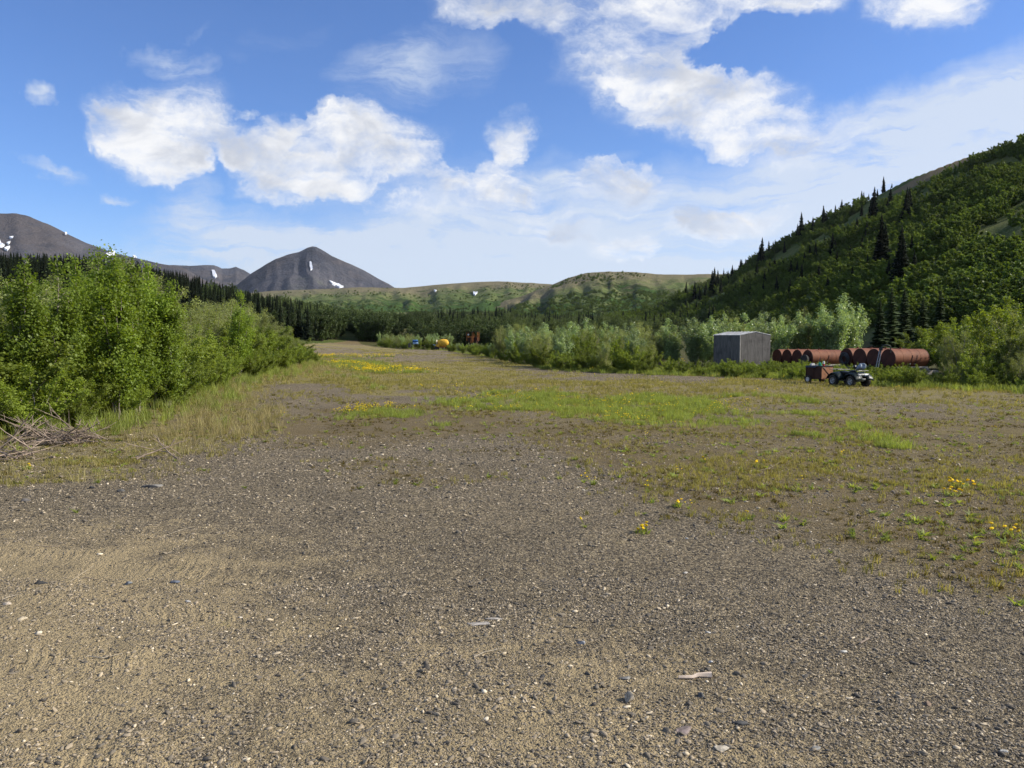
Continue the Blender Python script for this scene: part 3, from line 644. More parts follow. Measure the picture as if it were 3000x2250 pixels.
def spruce_mesh(seed):
    rng = np.random.default_rng(seed); V = []; F = []; T = []; h = 10.0; lay = 44
    for i in range(lay):
        u = i / (lay - 1); z = h * (0.05 + 0.93 * u); rr = (1.38 * (1 - u) ** 0.8 + 0.08) * rng.uniform(0.6, 1.12)
        nb = int(8 + 3 * (1 - u))
        for k in range(nb):
            a = 2 * math.pi * (k + rng.uniform(-.4, .4)) / nb + i; L_ = rr * rng.uniform(0.55, 1.2); dr = L_ * rng.uniform(0.15, 0.6); wd = L_ * 0.26 + 0.04
            ca, sa = math.cos(a), math.sin(a)
            def P_(r_, w_, dz): return (ca * r_ - sa * w_, sa * r_ + ca * w_, z + dz)
            b = len(V); V += [P_(0.02, 0, 0.05), P_(L_ * .55, wd, -dr * .6), P_(L_, 0, -dr * .7), P_(L_ * .55, -wd, -dr * .75)]; F.append((b, b + 1, b + 2, b + 3)); T.append(rng.uniform())
            b = len(V); V += [P_(L_ * .25, 0, -dr * .1), P_(L_ * .6, 0.02, -dr * .35), P_(L_ * .8, 0, -dr * 0.7 - 0.2), P_(L_ * .4, 0, -dr * .8 - 0.22)]; F.append((b, b + 1, b + 2, b + 3)); T.append(rng.uniform() * 0.6)
    b = len(V); V += [(0.05, 0, h * .95), (0, 0.05, h * .95), (-0.05, -0.03, h * .95), (0, 0, h * 1.03)]; F += [(b, b + 1, b + 3, b + 3)]; T.append(0.5)
    V = np.array(V); F = np.array(F[:-1]); T = T[:-1]
    tr, trf = tubes_np([[(0, 0, -0.3), (0, 0, h * .5), (0, 0, h * .99)]], [0.14], 6)
    return npmesh('trunk', tr, trf, smooth=True), npmesh('crown', V, F, {'tint': T})
SPR = [spruce_mesh(400 + i) for i in range(5)]; _sp = {}
def spruce(x, y, h, label, group, z=None, wide=1.0):
    v = random.randrange(5)
    if v not in _sp:
        root = empty('spruce_tree'); link('trunk', SPR[v][0], M['bark_dark'], root); link('crown', SPR[v][1], M['spruce'], root); _sp[v] = root
    else: root = copy_tree(_sp[v])
    s = h / 10; root.location = (x, y, G(x, y) if z is None else z); root.rotation_euler = (R(random.uniform(-2, 2)), R(random.uniform(-2, 2)), random.uniform(0, 6.28)); root.scale = (s * wide, s * wide, s)
    return tag(root, label, 'tree', group)

# ---- masses: one object whose geometry nodes put its own sample shapes on its own points
def scatter(name, protos, P_, S_, mats, rot=None, tilt=0.12, label=None, group=None, cat=None, vid=None, kind='stuff'):
    """protos: list of (V, F, tint) with quads or tris; P_ points; S_ scale per point (n,) or (n,3)"""
    V = []; F = []; pid = []; T = []; off = 0; MI = []
    for k, pr in enumerate(protos):
        v, f, tn = pr[:3]; V.append(v); F.append(np.asarray(f) + off); off += len(v); pid += [k + 1] * len(v); T += list(tn)
        MI += list(pr[3]) if len(pr) > 3 else [0] * len(f)
    nq = off; n = len(P_); V.append(np.asarray(P_)); V = np.concatenate(V); F = np.concatenate(F)
    me = npmesh(name, V, F, {'tint': T}, mi=MI)
    def addf(nm, ty, data, key='value'):
        a = me.attributes.new(nm, ty, 'POINT'); a.data.foreach_set(key, data)
    p_ = np.zeros(nq + n, np.int32); p_[:nq] = pid; addf('pid', 'INT', p_)
    vi = np.zeros(nq + n, np.int32); vi[nq:] = RNG.integers(0, len(protos), n) if vid is None else vid; addf('vid', 'INT', vi)
    rt = np.zeros((nq + n, 3), np.float32)
    rt[nq:] = np.stack([RNG.normal(0, tilt, n), RNG.normal(0, tilt, n), RNG.uniform(0, 6.28, n)], 1) if rot is None else rot
    addf('rot', 'FLOAT_VECTOR', rt.ravel(), 'vector')
    sc = np.ones((nq + n, 3), np.float32); S_ = np.asarray(S_); sc[nq:] = S_ if S_.ndim == 2 else S_[:, None]; addf('scl', 'FLOAT_VECTOR', sc.ravel(), 'vector')
    o = link(name, me, mats)
    ng = bpy.data.node_groups.new(name, 'GeometryNodeTree'); ng.interface.new_socket('Geometry', in_out='INPUT', socket_type='NodeSocketGeometry'); ng.interface.new_socket('Geometry', in_out='OUTPUT', socket_type='NodeSocketGeometry')
    N = ng.nodes; Lk = ng.links; gi = N.new('NodeGroupInput'); go = N.new('NodeGroupOutput')
    def attr(nm, ty):
        a = N.new('GeometryNodeInputNamedAttribute'); a.data_type = ty; a.inputs['Name'].default_value = nm; return a.outputs['Attribute']
    pidn = attr('pid', 'INT')
    def sepg(k, src):
        c = N.new('FunctionNodeCompare'); c.data_type = 'INT'; c.operation = 'EQUAL'; Lk.new(pidn, c.inputs[2]); c.inputs[3].default_value = k
        s = N.new('GeometryNodeSeparateGeometry'); s.domain = 'POINT'; Lk.new(src, s.inputs[0]); Lk.new(c.outputs[0], s.inputs[1]); return s
    s0 = sepg(0, gi.outputs[0]); jn = N.new('GeometryNodeJoinGeometry')
    for k in range(len(protos))[::-1]:
        sk = sepg(k + 1, s0.outputs[1]); g2i = N.new('GeometryNodeGeometryToInstance'); Lk.new(sk.outputs[0], g2i.inputs[0]); Lk.new(g2i.outputs[0], jn.inputs[0])
    iop = N.new('GeometryNodeInstanceOnPoints'); Lk.new(s0.outputs[0], iop.inputs['Points']); Lk.new(jn.outputs[0], iop.inputs['Instance'])
    iop.inputs['Pick Instance'].default_value = True; Lk.new(attr('vid', 'INT'), iop.inputs['Instance Index'])
    Lk.new(attr('rot', 'FLOAT_VECTOR'), iop.inputs['Rotation']); Lk.new(attr('scl', 'FLOAT_VECTOR'), iop.inputs['Scale'])
    Lk.new(iop.outputs[0], go.inputs[0])
    md = o.modifiers.new('scatter', 'NODES'); md.node_group = ng
    return tag(o, label, cat, group, kind)
def blades(seed, n, h, spread, width, lean=0.35, seg=2, flat=0.0):
    rng = np.random.default_rng(seed); V = []; F = []; T = []
    for i in range(n):
        a = rng.uniform(0, 6.28); r_ = spread * math.sqrt(rng.uniform()); bx, by = r_ * math.cos(a), r_ * math.sin(a); la = rng.uniform(0, 6.28); hh = h * rng.uniform(0.5, 1.1); ln = hh * lean * rng.uniform(0.2, 1.4) + flat * hh
        wa = rng.uniform(0, 3.14); wx, wy = math.cos(wa) * width / 2, math.sin(wa) * width / 2; lx, ly = math.cos(la), math.sin(la)
        hz = hh * (1 - flat * .8); b = len(V)
        V += [(bx - wx, by - wy, 0), (bx + wx, by + wy, 0), (bx + wx * .8 + lx * ln * .35, by + wy * .8 + ly * ln * .35, hz * .6), (bx - wx * .8 + lx * ln * .35, by - wy * .8 + ly * ln * .35, hz * .6),
              (bx + wx * .12 + lx * ln, by + wy * .12 + ly * ln, hz), (bx - wx * .12 + lx * ln, by - wy * .12 + ly * ln, hz)]
        F += [(b, b + 1, b + 2, b + 3), (b + 3, b + 2, b + 4, b + 5)]; t_ = rng.uniform(); T += [t_, t_]
    return np.array(V), np.array(F), T
def ico(sub=1):
    import bmesh
    bm = bmesh.new(); bmesh.ops.create_icosphere(bm, subdivisions=sub, radius=0.5); V = np.array([v.co[:] for v in bm.verts]); F = np.array([[v.index for v in f.verts] for f in bm.faces]); bm.free(); return V, F
def stone_shape(seed, sub=1, ang=0.3):
    V, F = ico(sub); rng = np.random.default_rng(seed)
    # chop by random planes for facets
    for k in range(9):
        d = rng.normal(size=3); d /= np.linalg.norm(d); c = rng.uniform(0.27, 0.42); p = V @ d; over = np.maximum(p - c, 0); V = V - over[:, None] * d
    V = V * [1.2, 0.95, 0.7] + rng.normal(0, 0.012, V.shape)
    return V, F, [rng.uniform()] * len(F)
def stonemat():
    m, t, o = newmat('gravel_stones'); rnd = t.new('ShaderNodeObjectInfo').outputs['Random']; g = geo_co(t)
    c = t.ramp(rnd, [(0, (0.042, 0.040, 0.040)), (0.25, (0.080, 0.075, 0.068)), (0.52, (0.125, 0.112, 0.092)), (0.76, (0.19, 0.165, 0.13)), (0.91, (0.27, 0.23, 0.175)), (0.97, (0.38, 0.335, 0.26)), (1, (0.55, 0.50, 0.41))])
    c = t.mix(1.0, t.mix(t.m('MULTIPLY', t.ss(t.noise(g, 60, 5, 0.7), 0.45, 0.7), 0.45), c, (0.30, 0.25, 0.18)), (1.38, 1.30, 1.16), 'MULTIPLY')
    principled(t, o, c, 0.85, 0, 0.25, t.noise(g, 180, 4), 0.4, 0.003); return m
M['stones'] = stonemat()

def ground_pts(n, y0, y1, dens, pw=1.0, xlim=0.72):
    """random ground points between depths y0 and y1, kept with probability dens(x,y,px,py)"""
    u = RNG.uniform(size=n); y = (y0 ** (pw + 1) + u * (y1 ** (pw + 1) - y0 ** (pw + 1))) ** (1 / (pw + 1)) if pw > -1 else y0 * (y1 / y0) ** u
    x = RNG.uniform(-xlim, xlim, n) * y; px, py = project(x, y, 0 * x); k = RNG.uniform(size=n) < dens(x, y, px, py)
    x, y = x[k], y[k]; return np.stack([x, y, H(x, y)], 1)

# gravel
def g_dens(x, y, px, py):
    g, mo, sa, le = covers(x, y); cl = sstep(0.42, 0.62, fbm(x / 0.7, y / 0.7, 77, 4))
    return np.clip((0.55 + 0.65 * cl) * (1 - 0.75 * g) * (1 - 0.4 * mo) * (1 - 0.9 * le) * (1 - 0.45 * sa * (1 - cl)), 0, 1)
P_ = np.concatenate([ground_pts(120000, 3.9, 8, g_dens, 0.6), ground_pts(120000, 8, 20, g_dens, 0.3)])
sz = 0.008 + 0.016 * RNG.random(len(P_)) ** 2.6 + 0.035 * (RNG.random(len(P_)) ** 34); sz *= np.clip(P_[:, 1] / 8, 1, 1.7) 
S_ = sz[:, None] * np.stack([RNG.uniform(0.8, 1.6, len(P_)), RNG.uniform(0.7, 1.2, len(P_)), RNG.uniform(0.35, 0.95, len(P_))], 1)
P_[:, 2] += S_[:, 2] * 0.12
scatter('gravel', [stone_shape(500 + i, 1) for i in range(8)], P_, S_, [M['stones']], tilt=0.25, label='loose grey and tan gravel strewn over the open foreground')

# low sprouts and grass over the strip
def d_grass(x, y, px, py):
    g, mo, sa, le = covers(x, y); cl = sstep(0.40, 0.60, fbm(x / 1.3, y / 1.3, 91, 4))
    return np.clip(g * (0.16 + 0.85 * cl) + 0.13 * mo * cl, 0, 1) * (1 - 0.7 * le)
P_ = np.concatenate([ground_pts(30000, 5.5, 16, d_grass, 0.6), ground_pts(44000, 16, 45, d_grass, 0.0)]) 
scatter('grass', [blades(600 + i, 10, 0.075, 0.05, 0.009, 0.5) for i in range(5)], P_, RNG.uniform(0.5, 1.25, len(P_)) * np.clip(P_[:, 1] / 22, 1.0, 1.7), [M['grass']], label='thin yellow green grass sprouting over the gravel strip')
P_ = ground_pts(22000, 40, 140, lambda x, y, px, py: np.clip(covers(x, y)[0] * 1.1, 0, 1) * (1 - covers(x, y)[3]), 0.2, 0.62)
scatter('grass', [blades(620 + i, 26, 0.10, 0.42, 0.022, 0.5) for i in range(4)], P_, RNG.uniform(0.6, 1.4, len(P_)), [M['grass']], label='far thin grass covering the gravel strip towards its end')
def d_rust(x, y, px, py):
    g, mo, sa, le = covers(x, y); return np.clip(mo * sstep(0.45, 0.6, fbm(x / 0.9, y / 0.9, 33, 4)), 0, 1) * (1 - le)
P_ = ground_pts(26000, 5.5, 34, d_rust, 0.2)
scatter('weeds', [blades(640 + i, 9, 0.05, 0.05, 0.014, 0.7, flat=0.2) for i in range(4)], P_, RNG.uniform(0.5, 1.3, len(P_)) * np.clip(P_[:, 1] / 20, 0.9, 1.5), [M['rusty_sprout']], label='brownish low weeds over the dark mossy ground')
def d_lush(x, y, px, py):
    w_ = (fbm(x / 3.1, y / 3.1, 21, 5) - 0.5); wx, wy = px + w_ * 330, py + w_ * np.clip((py - 985) * 0.55, 8, 140); v = 0 * x
    for b in LUSH: v = np.maximum(v, ell(wx, wy, *b))
    return v ** 1.5 * (0.18 + 0.82 * sstep(0.42, 0.60, fbm(x / 1.1, y / 1.1, 61, 4)))
P_ = np.concatenate([ground_pts(90000, 14, 42, d_lush, 0.3), ground_pts(30000, 42, 95, d_lush, 0.3, 0.45)])
scatter('grass', [blades(660 + i, 16, 0.16, 0.10, 0.012, 0.5) for i in range(4)], P_, RNG.uniform(0.5, 1.2, len(P_)) * np.clip(P_[:, 1] / 30, 0.9, 1.6), [M['lush']], label='bright green grass in dense patches across the strip')

# straw litter and broad-leaved seedlings lying among the sprouts
def d_litter(x, y, px, py):
    g, mo, sa, le = covers(x, y); return np.clip((0.25 * g + 0.5 * mo) * sstep(0.44, 0.6, fbm(x / 0.8, y / 0.8, 137, 4)) + .012, 0, 1) * (1 - le)
P_ = ground_pts(22000, 5, 32, d_litter, 0.3)
scatter('straw_litter', [blades(760 + i, 5, 0.10, 0.06, 0.005, 1.0, flat=0.85) for i in range(4)], P_, RNG.uniform(0.4, 1.3, len(P_)) * np.clip(P_[:, 1] / 18, 0.8, 1.5), [M['dry']], label='pale dead grass stems littering the weedy gravel')
def d_seed(x, y, px, py):
    g, mo, sa, le = covers(x, y); return np.clip((0.3 * g + 0.3 * mo) * sstep(0.54, 0.66, fbm(x / 0.6, y / 0.6, 171, 4)) + .004 * (py < 1500), 0, 1) * (1 - le)
P_ = ground_pts(26000, 6, 30, d_seed, 0.3)
scatter('seedlings', [blades(780 + i, 9, 0.07, 0.025, 0.022, 0.9, flat=0.35) for i in range(4)], P_, RNG.uniform(0.5, 1.5, len(P_)), [M['lush']], label='small leafy green seedlings dotted over the weedy gravel')

# tall grass along both edges
def edge_l(x, y): return x - np.interp(y, EY, EX)
def d_verge(x, y, px, py): e = edge_l(x, y); return ((x + 10.1) ** 2 + (y - 17.9) ** 2 > 2.2) * np.clip(sstep(-2.5, -0.3, e) * (1 - sstep(0.4, 2.2, e + (fbm(x / 1.5, y / 1.5, 8) - .5) * 3)), 0, 1) * (y > 11)
P_ = ground_pts(16000, 12, 85, d_verge, 0.2)
scatter('tall_grass', [blades(680 + i, 22, 0.48, 0.16, 0.014, 0.4) for i in range(4)], P_, RNG.uniform(0.4, 1.1, len(P_)), [M['lush']], label='tall green grass fringing the left thicket')
def d_dry(x, y, px, py): return np.clip(ell(px, py, 690, 1215, 130, 70, 0, .5) + ell(px, py, 560, 1290, 190, 40, -10, .5) * 0.8 + ell(px, py, 900, 1075, 60, 30, 0, .5) + 0.15 * ell(px, py, 300, 1380, 300, 40), 0, 1) * sstep(0.36, 0.6, fbm(x / 1.2, y / 1.2, 14, 4))
P_ = ground_pts(42000, 12, 70, d_dry, 0.2, 0.7)
scatter('dry_grass', [blades(700 + i, 14, 0.40, 0.10, 0.008, 0.45) for i in range(4)], P_, RNG.uniform(0.35, 1.05, len(P_)), [M['dry']], label='straw coloured dry grass beside the left thicket')
def d_right(x, y, px, py): fr = np.interp(px, RFP, RFY); e = y - fr + (fbm(x / 2, y / 2, 18) - .5) * 3; return np.clip(sstep(-2.2, -0.2, e) * (1 - sstep(5, 9, e)), 0, 1) * (px > 1100)
P_ = np.concatenate([ground_pts(30000, 30, 64, d_right, 0.2), ground_pts(16000, 64, 175, d_right, 0.2)])
scatter('tall_grass', [blades(720 + i, 26, 0.30, 0.22, 0.018, 0.5) for i in range(4)], P_, RNG.uniform(0.4, 1.25, len(P_)), [M['lush']], label='tall green weeds along the foot of the right thicket')

# dandelions
def dandelion(seed, stalk=0.09):
    rng = np.random.default_rng(seed); v, f, t_ = blades(seed, 8, 0.10, 0.02, 0.022, 0.9, flat=0.45); V = list(map(tuple, v)); F = list(map(tuple, f)); T = list(t_); MI = [0] * len(F)
    for k in range(3):
        a = rng.uniform(0, 6.28); hx, hy, hz = 0.06 * math.cos(a), 0.06 * math.sin(a), stalk * rng.uniform(.7, 1.2); b = len(V)
        V += [(0.003, 0, 0), (-0.003, 0, 0), (hx - 0.003, hy, hz), (hx + 0.003, hy, hz)]; F.append((b, b + 1, b + 2, b + 3)); T.append(0.5); MI.append(0)
        b = len(V); r_ = 0.020; V += [(hx, hy, hz - 0.008)] + [(hx + r_ * math.cos(q * math.pi / 4), hy + r_ * math.sin(q * math.pi / 4), hz + 0.006) for q in range(8)] + [(hx, hy, hz + 0.014)]
        for q in range(0, 8, 2):
            F.append((b, b + 1 + q, b + 1 + (q + 1) % 8, b + 1 + (q + 2) % 8)); F.append((b + 9, b + 1 + (q + 2) % 8, b + 1 + (q + 1) % 8, b + 1 + q)); T += [rng.uniform(), rng.uniform()]; MI += [1, 1]
    return np.array(V), np.array(F), T, MI
def d_flow(x, y, px, py):
    w_ = (fbm(x / 3.1, y / 3.1, 21, 5) - 0.5); wx, wy = px + w_ * 200, py + w_ * np.clip((py - 985) * 0.3, 3, 60); v = 0 * x
    for i, b in enumerate(FLOW): v = np.maximum(v, ell(wx, wy, *b) * (1.0 if i < 6 else 0.16))
    return v * sstep(0.42, 0.62, fbm(x / 1.6, y / 1.6, 41, 4)) + 0.003 * (px > 1700)
P_ = np.concatenate([ground_pts(30000, 9, 45, d_flow, 0.2), ground_pts(30000, 45, 110, d_flow, 0.2, 0.3)])
scatter('dandelions', [dandelion(740 + i, 0.14) for i in range(4)], P_, RNG.uniform(0.9, 1.4, len(P_)) * np.clip(P_[:, 1] / 34, 0.8, 1.7), [M['lush'], M['petal']], label='yellow dandelions flowering in carpets across the strip')
def flower_clump(px, py, n, rad, label, seed):
    x, y = gpt(px, py); root = empty('dandelion_plant', (x, y, G(x, y))); tag(root, label, 'dandelion'); rng = random.Random(seed)
    v, f, t_ = blades(seed, 26 + n, 0.10, rad * .9, 0.016, 0.9, flat=0.25); link('leaves', npmesh('leaves', v, f, {'tint': t_}), M['lush'], root)
    head = bpy.data.meshes.new('flower'); V = []; F = []
    for ring, (r_, z) in enumerate(((0.004, -0.01), (0.019, 0.0), (0.021, 0.006), (0.012, 0.012))):
        for k in range(12): q = k * math.pi / 6; rr = r_ * (1 + 0.18 * (k % 2)); V.append((rr * math.cos(q), rr * math.sin(q), z))
    for i in range(3):
        for k in range(12): F.append((i * 12 + k, i * 12 + (k + 1) % 12, (i + 1) * 12 + (k + 1) % 12, (i + 1) * 12 + k))
    F.append(tuple(range(36, 48))); head.from_pydata(V, [], F); head.update(); head.materials.append(M['petal'])
    for k in range(n):
        a = rng.uniform(0, 6.28); r_ = rad * math.sqrt(rng.random()); hx, hy, hz = r_ * math.cos(a), r_ * math.sin(a) * .8, rng.uniform(0.05, 0.13)
        mb = MB(); mb.tube([(hx * .6, hy * .6, 0), (hx, hy, hz)], 0.0025, 4); mb.build('stalk', M['lush'], root)
        fl = link('flower', head, None, root); fl.location = (hx, hy, hz + 0.005); fl.rotation_euler = (rng.uniform(-.5, .5), rng.uniform(-.5, .5), 0); s = rng.uniform(.8, 1.15); fl.scale = (s, s, s)
flower_clump(1880, 1562, 7, 0.11, 'lone dandelion clump flowering on bare gravel right of centre', 1)
flower_clump(2815, 1425, 16, 0.20, 'largest dandelion clump near the right edge', 2)
flower_clump(2790, 1452, 8, 0.16, 'dandelion clump just in front of the largest one', 3)
flower_clump(1985, 1484, 3, 0.06, 'small low dandelion at the edge of the mossy ground', 4)
flower_clump(2225, 1368, 4, 0.12, 'dandelion with few flowers amid brown moss', 5)
flower_clump(2950, 1575, 7, 0.20, 'orange yellow dandelion clump low at the right edge', 6)
flower_clump(2060, 1355, 2, 0.05, 'single pair of dandelion flowers left in the brown moss', 7)
flower_clump(80, 1378, 3, 0.07, 'dandelion beside the brush pile at the left edge', 8)

# ------------------------------------------------------------------ thickets
_x = lambda px, y: (px - 1500) / 2400 * y
ltop = lambda px: np.interp(px, [-600, 0, 150, 250, 330, 420, 470, 520, 600, 700, 790, 850, 900, 940, 980], [700, 790, 775, 790, 750, 790, 830, 885, 865, 860, 885, 920, 960, 1005, 1035])
def left_bank():
    n = 0
    y = 11.0
    while y < 82:
        step = 0.9 + y * 0.012
        for row, (d0, d1) in enumerate(((0.4, 1.3), (1.6, 3.2), (3.4, 5.5), (5.8, 8.5), (8.8, 12))):
            if row == 4 and y > 40 and random.random() < 0.4: continue
            if row in (0, 1, 2) or random.random() < 0.75:
                yy = y + random.uniform(-.5, .5); x = float(np.interp(yy, EY, EX)) - random.uniform(d0, d1)
                px = 1500 + 2400 * x / yy
                if px < -420 or (row == 0 and (x + 10.2) ** 2 + (yy - 18.0) ** 2 < 2.6): continue
                hm = CAM_Z + (985 - float(ltop(px))) / 2400 * yy; r_ = random.random()
                if row == 0: k = 'alder'; h = random.uniform(0.9, 1.8)
                elif row == 1: k = 'alder' if r_ < .75 else 'willow'; h = random.uniform(1.7, 2.9)
                elif row == 2: k = 'willow' if r_ < .65 else ('poplar' if r_ < .75 else 'alder'); h = random.uniform(2.6, 3.9)
                else: k = 'poplar' if (px < 430 and r_ < .25) or r_ < .05 else 'willow'; h = hm * random.uniform(0.72, 0.93)
                h = min(h, hm * random.uniform(0.82, 0.97))
                if px > 860: h = min(h, 2.6); k = 'alder' if row < 3 else k
                h = max(h, 0.6)
                kk = {'alder': 'bushy yellow green alder', 'willow': 'grey green willow', 'poplar': 'upright bright green poplar sapling'}[k]
                wh = 'beside the brush pile' if yy < 22 else ('by the dry grass at left' if yy < 38 else ('midway along the left' if yy < 55 else 'at the far left tip'))
                rw = ('low', 'front', 'second row', 'tall back', 'rearmost')[row]
                plant(k, x, yy, h, f'{rw} {kk} {wh}', kk.split()[-1] + 's in the left thicket', wide=random.uniform(0.95, 1.25) * (1.15 if k != 'poplar' else 1.0)); n += 1
        y += step
    return n
print('left bank', left_bank())
for px, top, y in ((180, 785, 22), (235, 772, 24), (285, 762, 26), (400, 768, 25), (445, 782, 27), (490, 830, 27), (60, 782, 21), (700, 866, 47)):
    plant('poplar', _x(px, y), y, zat(top, y), 'upright bright green poplar rising above the left thicket, ' + ('near the left picture edge' if px < 120 else ('left of the tallest one' if px < 320 else ('right of the tallest one' if px < 520 else 'towards its far end'))), 'poplars rising above the left thicket')
t_ = plant('poplar', at(335, 1000, 23).x, 23, 2.4 + (985 - 742) / 2400 * 23, 'tallest poplar sapling, its pale straight trunk showing in the left thicket', None, var=1)
rtop = lambda px: np.interp(px, [1100, 1200, 1340, 1400, 1450, 1560, 1700, 1850, 2000, 2100, 2200, 2300, 2400, 2480, 2560, 2650, 2750, 2850, 3000, 3600], [985, 980, 978, 965, 955, 945, 938, 942, 935, 925, 905, 905, 890, 870, 925, 930, 925, 895, 860, 800])
def cap(px, y):     # growth in front of the far machines stays low enough to leave them in view
    if 1318 < px < 1450 and y < 159: return max(zat(1006, y), .4)
    if 1255 < px < 1325 and y < 138: return .3
    if 1190 < px < 1240 and y < 143: return .35
    return 99
KEEP = []          # (x, y, r) clear discs round built things
def clear(x, y): return all((x - a) ** 2 + (y - b) ** 2 > r * r for a, b, r in KEEP)
def right_thicket():
    n = 0; PX = 1120.0
    while PX < 3480:
        fr = float(np.interp(PX, RFP, RFY)); dpx = 2400 / fr * 1.15
        for row in range(7):
            px = PX + random.uniform(-.5, .5) * dpx; fr = float(np.interp(px, RFP, RFY)); yy = fr + (0.5, 1.8, 4, 7, 11, 16, 22)[row] + random.uniform(-.6, .6) * (0.4 + row * .5)
            x = (px - 1500) / 2400 * yy
            if not clear(x, yy): continue
            hm = CAM_Z + (985 - float(rtop(px))) / 2400 * yy; r_ = random.random()
            zone = 'beyond' if px < 2060 else ('tanks' if px < 2680 else 'right')
            if row == 0: k = 'alder'; h = random.uniform(0.6, 1.2)
            elif row == 1: k = 'alder' if r_ < .7 else 'willow'; h = random.uniform(1.0, 1.9)
            elif zone == 'right': k = 'alder' if r_ < .65 else 'willow'; h = hm * random.uniform(0.55, 0.8) if row < 4 else hm * random.uniform(.8, 1.0)
            elif row < 4: k = 'willow' if r_ < .35 else ('silver' if r_ < .72 else 'alder'); h = hm * random.uniform(0.62, 0.88)
            else: k = 'silver' if r_ < .55 else 'willow'; h = hm * random.uniform(0.82, 1.02)
            if zone == 'tanks' and yy < 66:
                k = 'alder'; h = random.uniform(0.5, 0.95)
            if zone == 'beyond' and row < 2: h *= 1.1
            h = max(0.3, min(h, hm, cap(px, yy)))
            kk = {'alder': 'bushy yellow green alder', 'willow': 'grey green willow', 'silver': 'pale silvery poplar sapling'}[k]
            zl = {'beyond': 'left of the shed', 'tanks': 'around the tanks', 'right': 'right of the tanks'}[zone]
            plant(k, x, yy, h, f'{("low front", "short front", "mid height", "mid height", "taller", "tall back", "rearmost tall")[row]} {kk} {zl}', f'{kk.split()[-1]}s {zl}', wide=random.uniform(0.9, 1.25)); n += 1
        PX += dpx
    return n
# clear room for the things on the right
for a in ((10.3, 62.5, 4.2),): KEEP.append(a)
_x = lambda px, y: (px - 1500) / 2400 * y
KEEP += [(_x(1386, 157), 157, 3.0), (_x(2045, 54), 54, 2.4), (_x(2040, 57), 57, 2.2), (_x(2100, 53.5), 53.5, 2.0), (_x(2690, 45), 45, 2.6), (_x(2700, 41.5), 41.5, 1.6), (_x(2640, 42), 42, 1.5), (_x(1386, 158), 158, 3.0), (_x(1295, 138), 138, 3.0), (_x(1293, 133), 133, 3), (_x(1216, 143), 143, 2.5), (_x(1212, 138), 138, 3), (_x(2130, 60), 60, 3.0), (_x(2380, 59), 59, 3.4), (_x(2300, 60.5), 60.5, 3.2), (_x(2620, 50), 50, 3.6), (_x(2500, 51.5), 51.5, 3.4), (16.2, 39.2, 2.0), (14.6, 41, 1.8)]
print('right', right_thicket())
for i in range(130):
    px = random.uniform(2020, 2760); fr = float(np.interp(px, RFP, RFY)); y = fr + random.uniform(-0.8, 8); x = _x(px, y)
    if any((x - a) ** 2 + (y - b) ** 2 < (r_ * .55) ** 2 for a, b, r_ in KEEP): continue
    t_ = plant('alder', x, y, random.uniform(.45, .95), 'low leafy weed in front of the ' + ('shed' if px < 2230 else ('left tanks' if px < 2470 else 'right tanks')) + (', nearest the gravel' if y < fr + 3.5 else ', further back'), 'leafy weeds in front of the tanks', wide=random.uniform(1.0, 1.6)); t_.name = 'leafy_weed'; t_['category'] = 'weed'
for px, top, y, w_, lab in ((2225, 925, 66, 1.0, 'tall pale poplar just right of the shed roof'), (2285, 935, 67, 1.1, 'pale poplar behind the gap between shed and tanks'), (2345, 912, 69, 1.2, 'pale poplar behind the rearmost left tanks'), (2405, 893, 68, 1.1, 'broad pale poplar behind the left row of tanks'), (2470, 862, 70, 1.15, 'tallest pale poplar, behind the gap between the tank rows'), (2445, 900, 66, 1.0, 'shorter pale poplar in front of the tallest pale one'), (2500, 905, 67, 1.0, 'pale poplar right of the tallest pale one'), (2062, 945, 65, 1.2, 'pale poplar peeping past the left wall of the shed'), (2085, 935, 64, 1.2, 'pale poplar right behind the left corner of the shed'), (1860, 945, 62, 1.1, 'pale poplar well left of the shed'), (1960, 935, 66, 1.1, 'pale poplar close behind the shed, on its left'), (2120, 925, 68, 1.1, 'pale poplar rising behind the shed roof')):
    plant('silver', _x(px, y), y, zat(top, y), lab, 'tall pale poplars behind the tanks', wide=w_)

# growth beyond the end of the strip, its shade put into the leaf colour
n = 0; DK = []
for i in range(3300):
    y = 125 + 150 * random.random() ** 1.2; px = random.uniform(820, 1500); x = _x(px, y)
    if i < 400: y = random.uniform(166, 240); x = float(np.interp(y, [120, 160, 195, 215, 235, 260], [-31, -33, -38, -47, -68, -110])) + random.choice((-1, 1)) * random.uniform(2.2, 8); px = 1500 + 2400 * x / y
    lim = 166 if px > 1130 else (178 if px > 1040 else 128)
    if y < lim and not px > 1400: continue
    if float(track(np.array(x), np.array(y))) > 0.05 or n >= 420: continue
    top = np.interp(px, [640, 860, 1000, 1150, 1300, 1450, 1640], [890, 900, 915, 922, 922, 930, 935]); h = min(max(zat(top + random.uniform(-8, 25), y) - G(x, y), 1.2), 6.5)
    if y < 165 and 1130 < px < 1420: h = min(h, random.uniform(1.5, 4.5))
    DK.append((y, px, x, min(h, cap(px, y)))); n += 1
DK.sort()
for y, px, x, h in DK[:125]:
    plant('dark', x, y, h, 'willow shrub coloured dark for shade, ' + ('left of the far track' if px < 1000 else ('between the far track and the blue drums' if px < 1180 else ('behind the yellow tank' if px < 1330 else 'around the derelict loader'))) + (', front rows' if y < 185 else ', deep in the thicket'), 'willows beyond the end of the strip', wide=random.uniform(.9, 1.3))
print('dark', n)

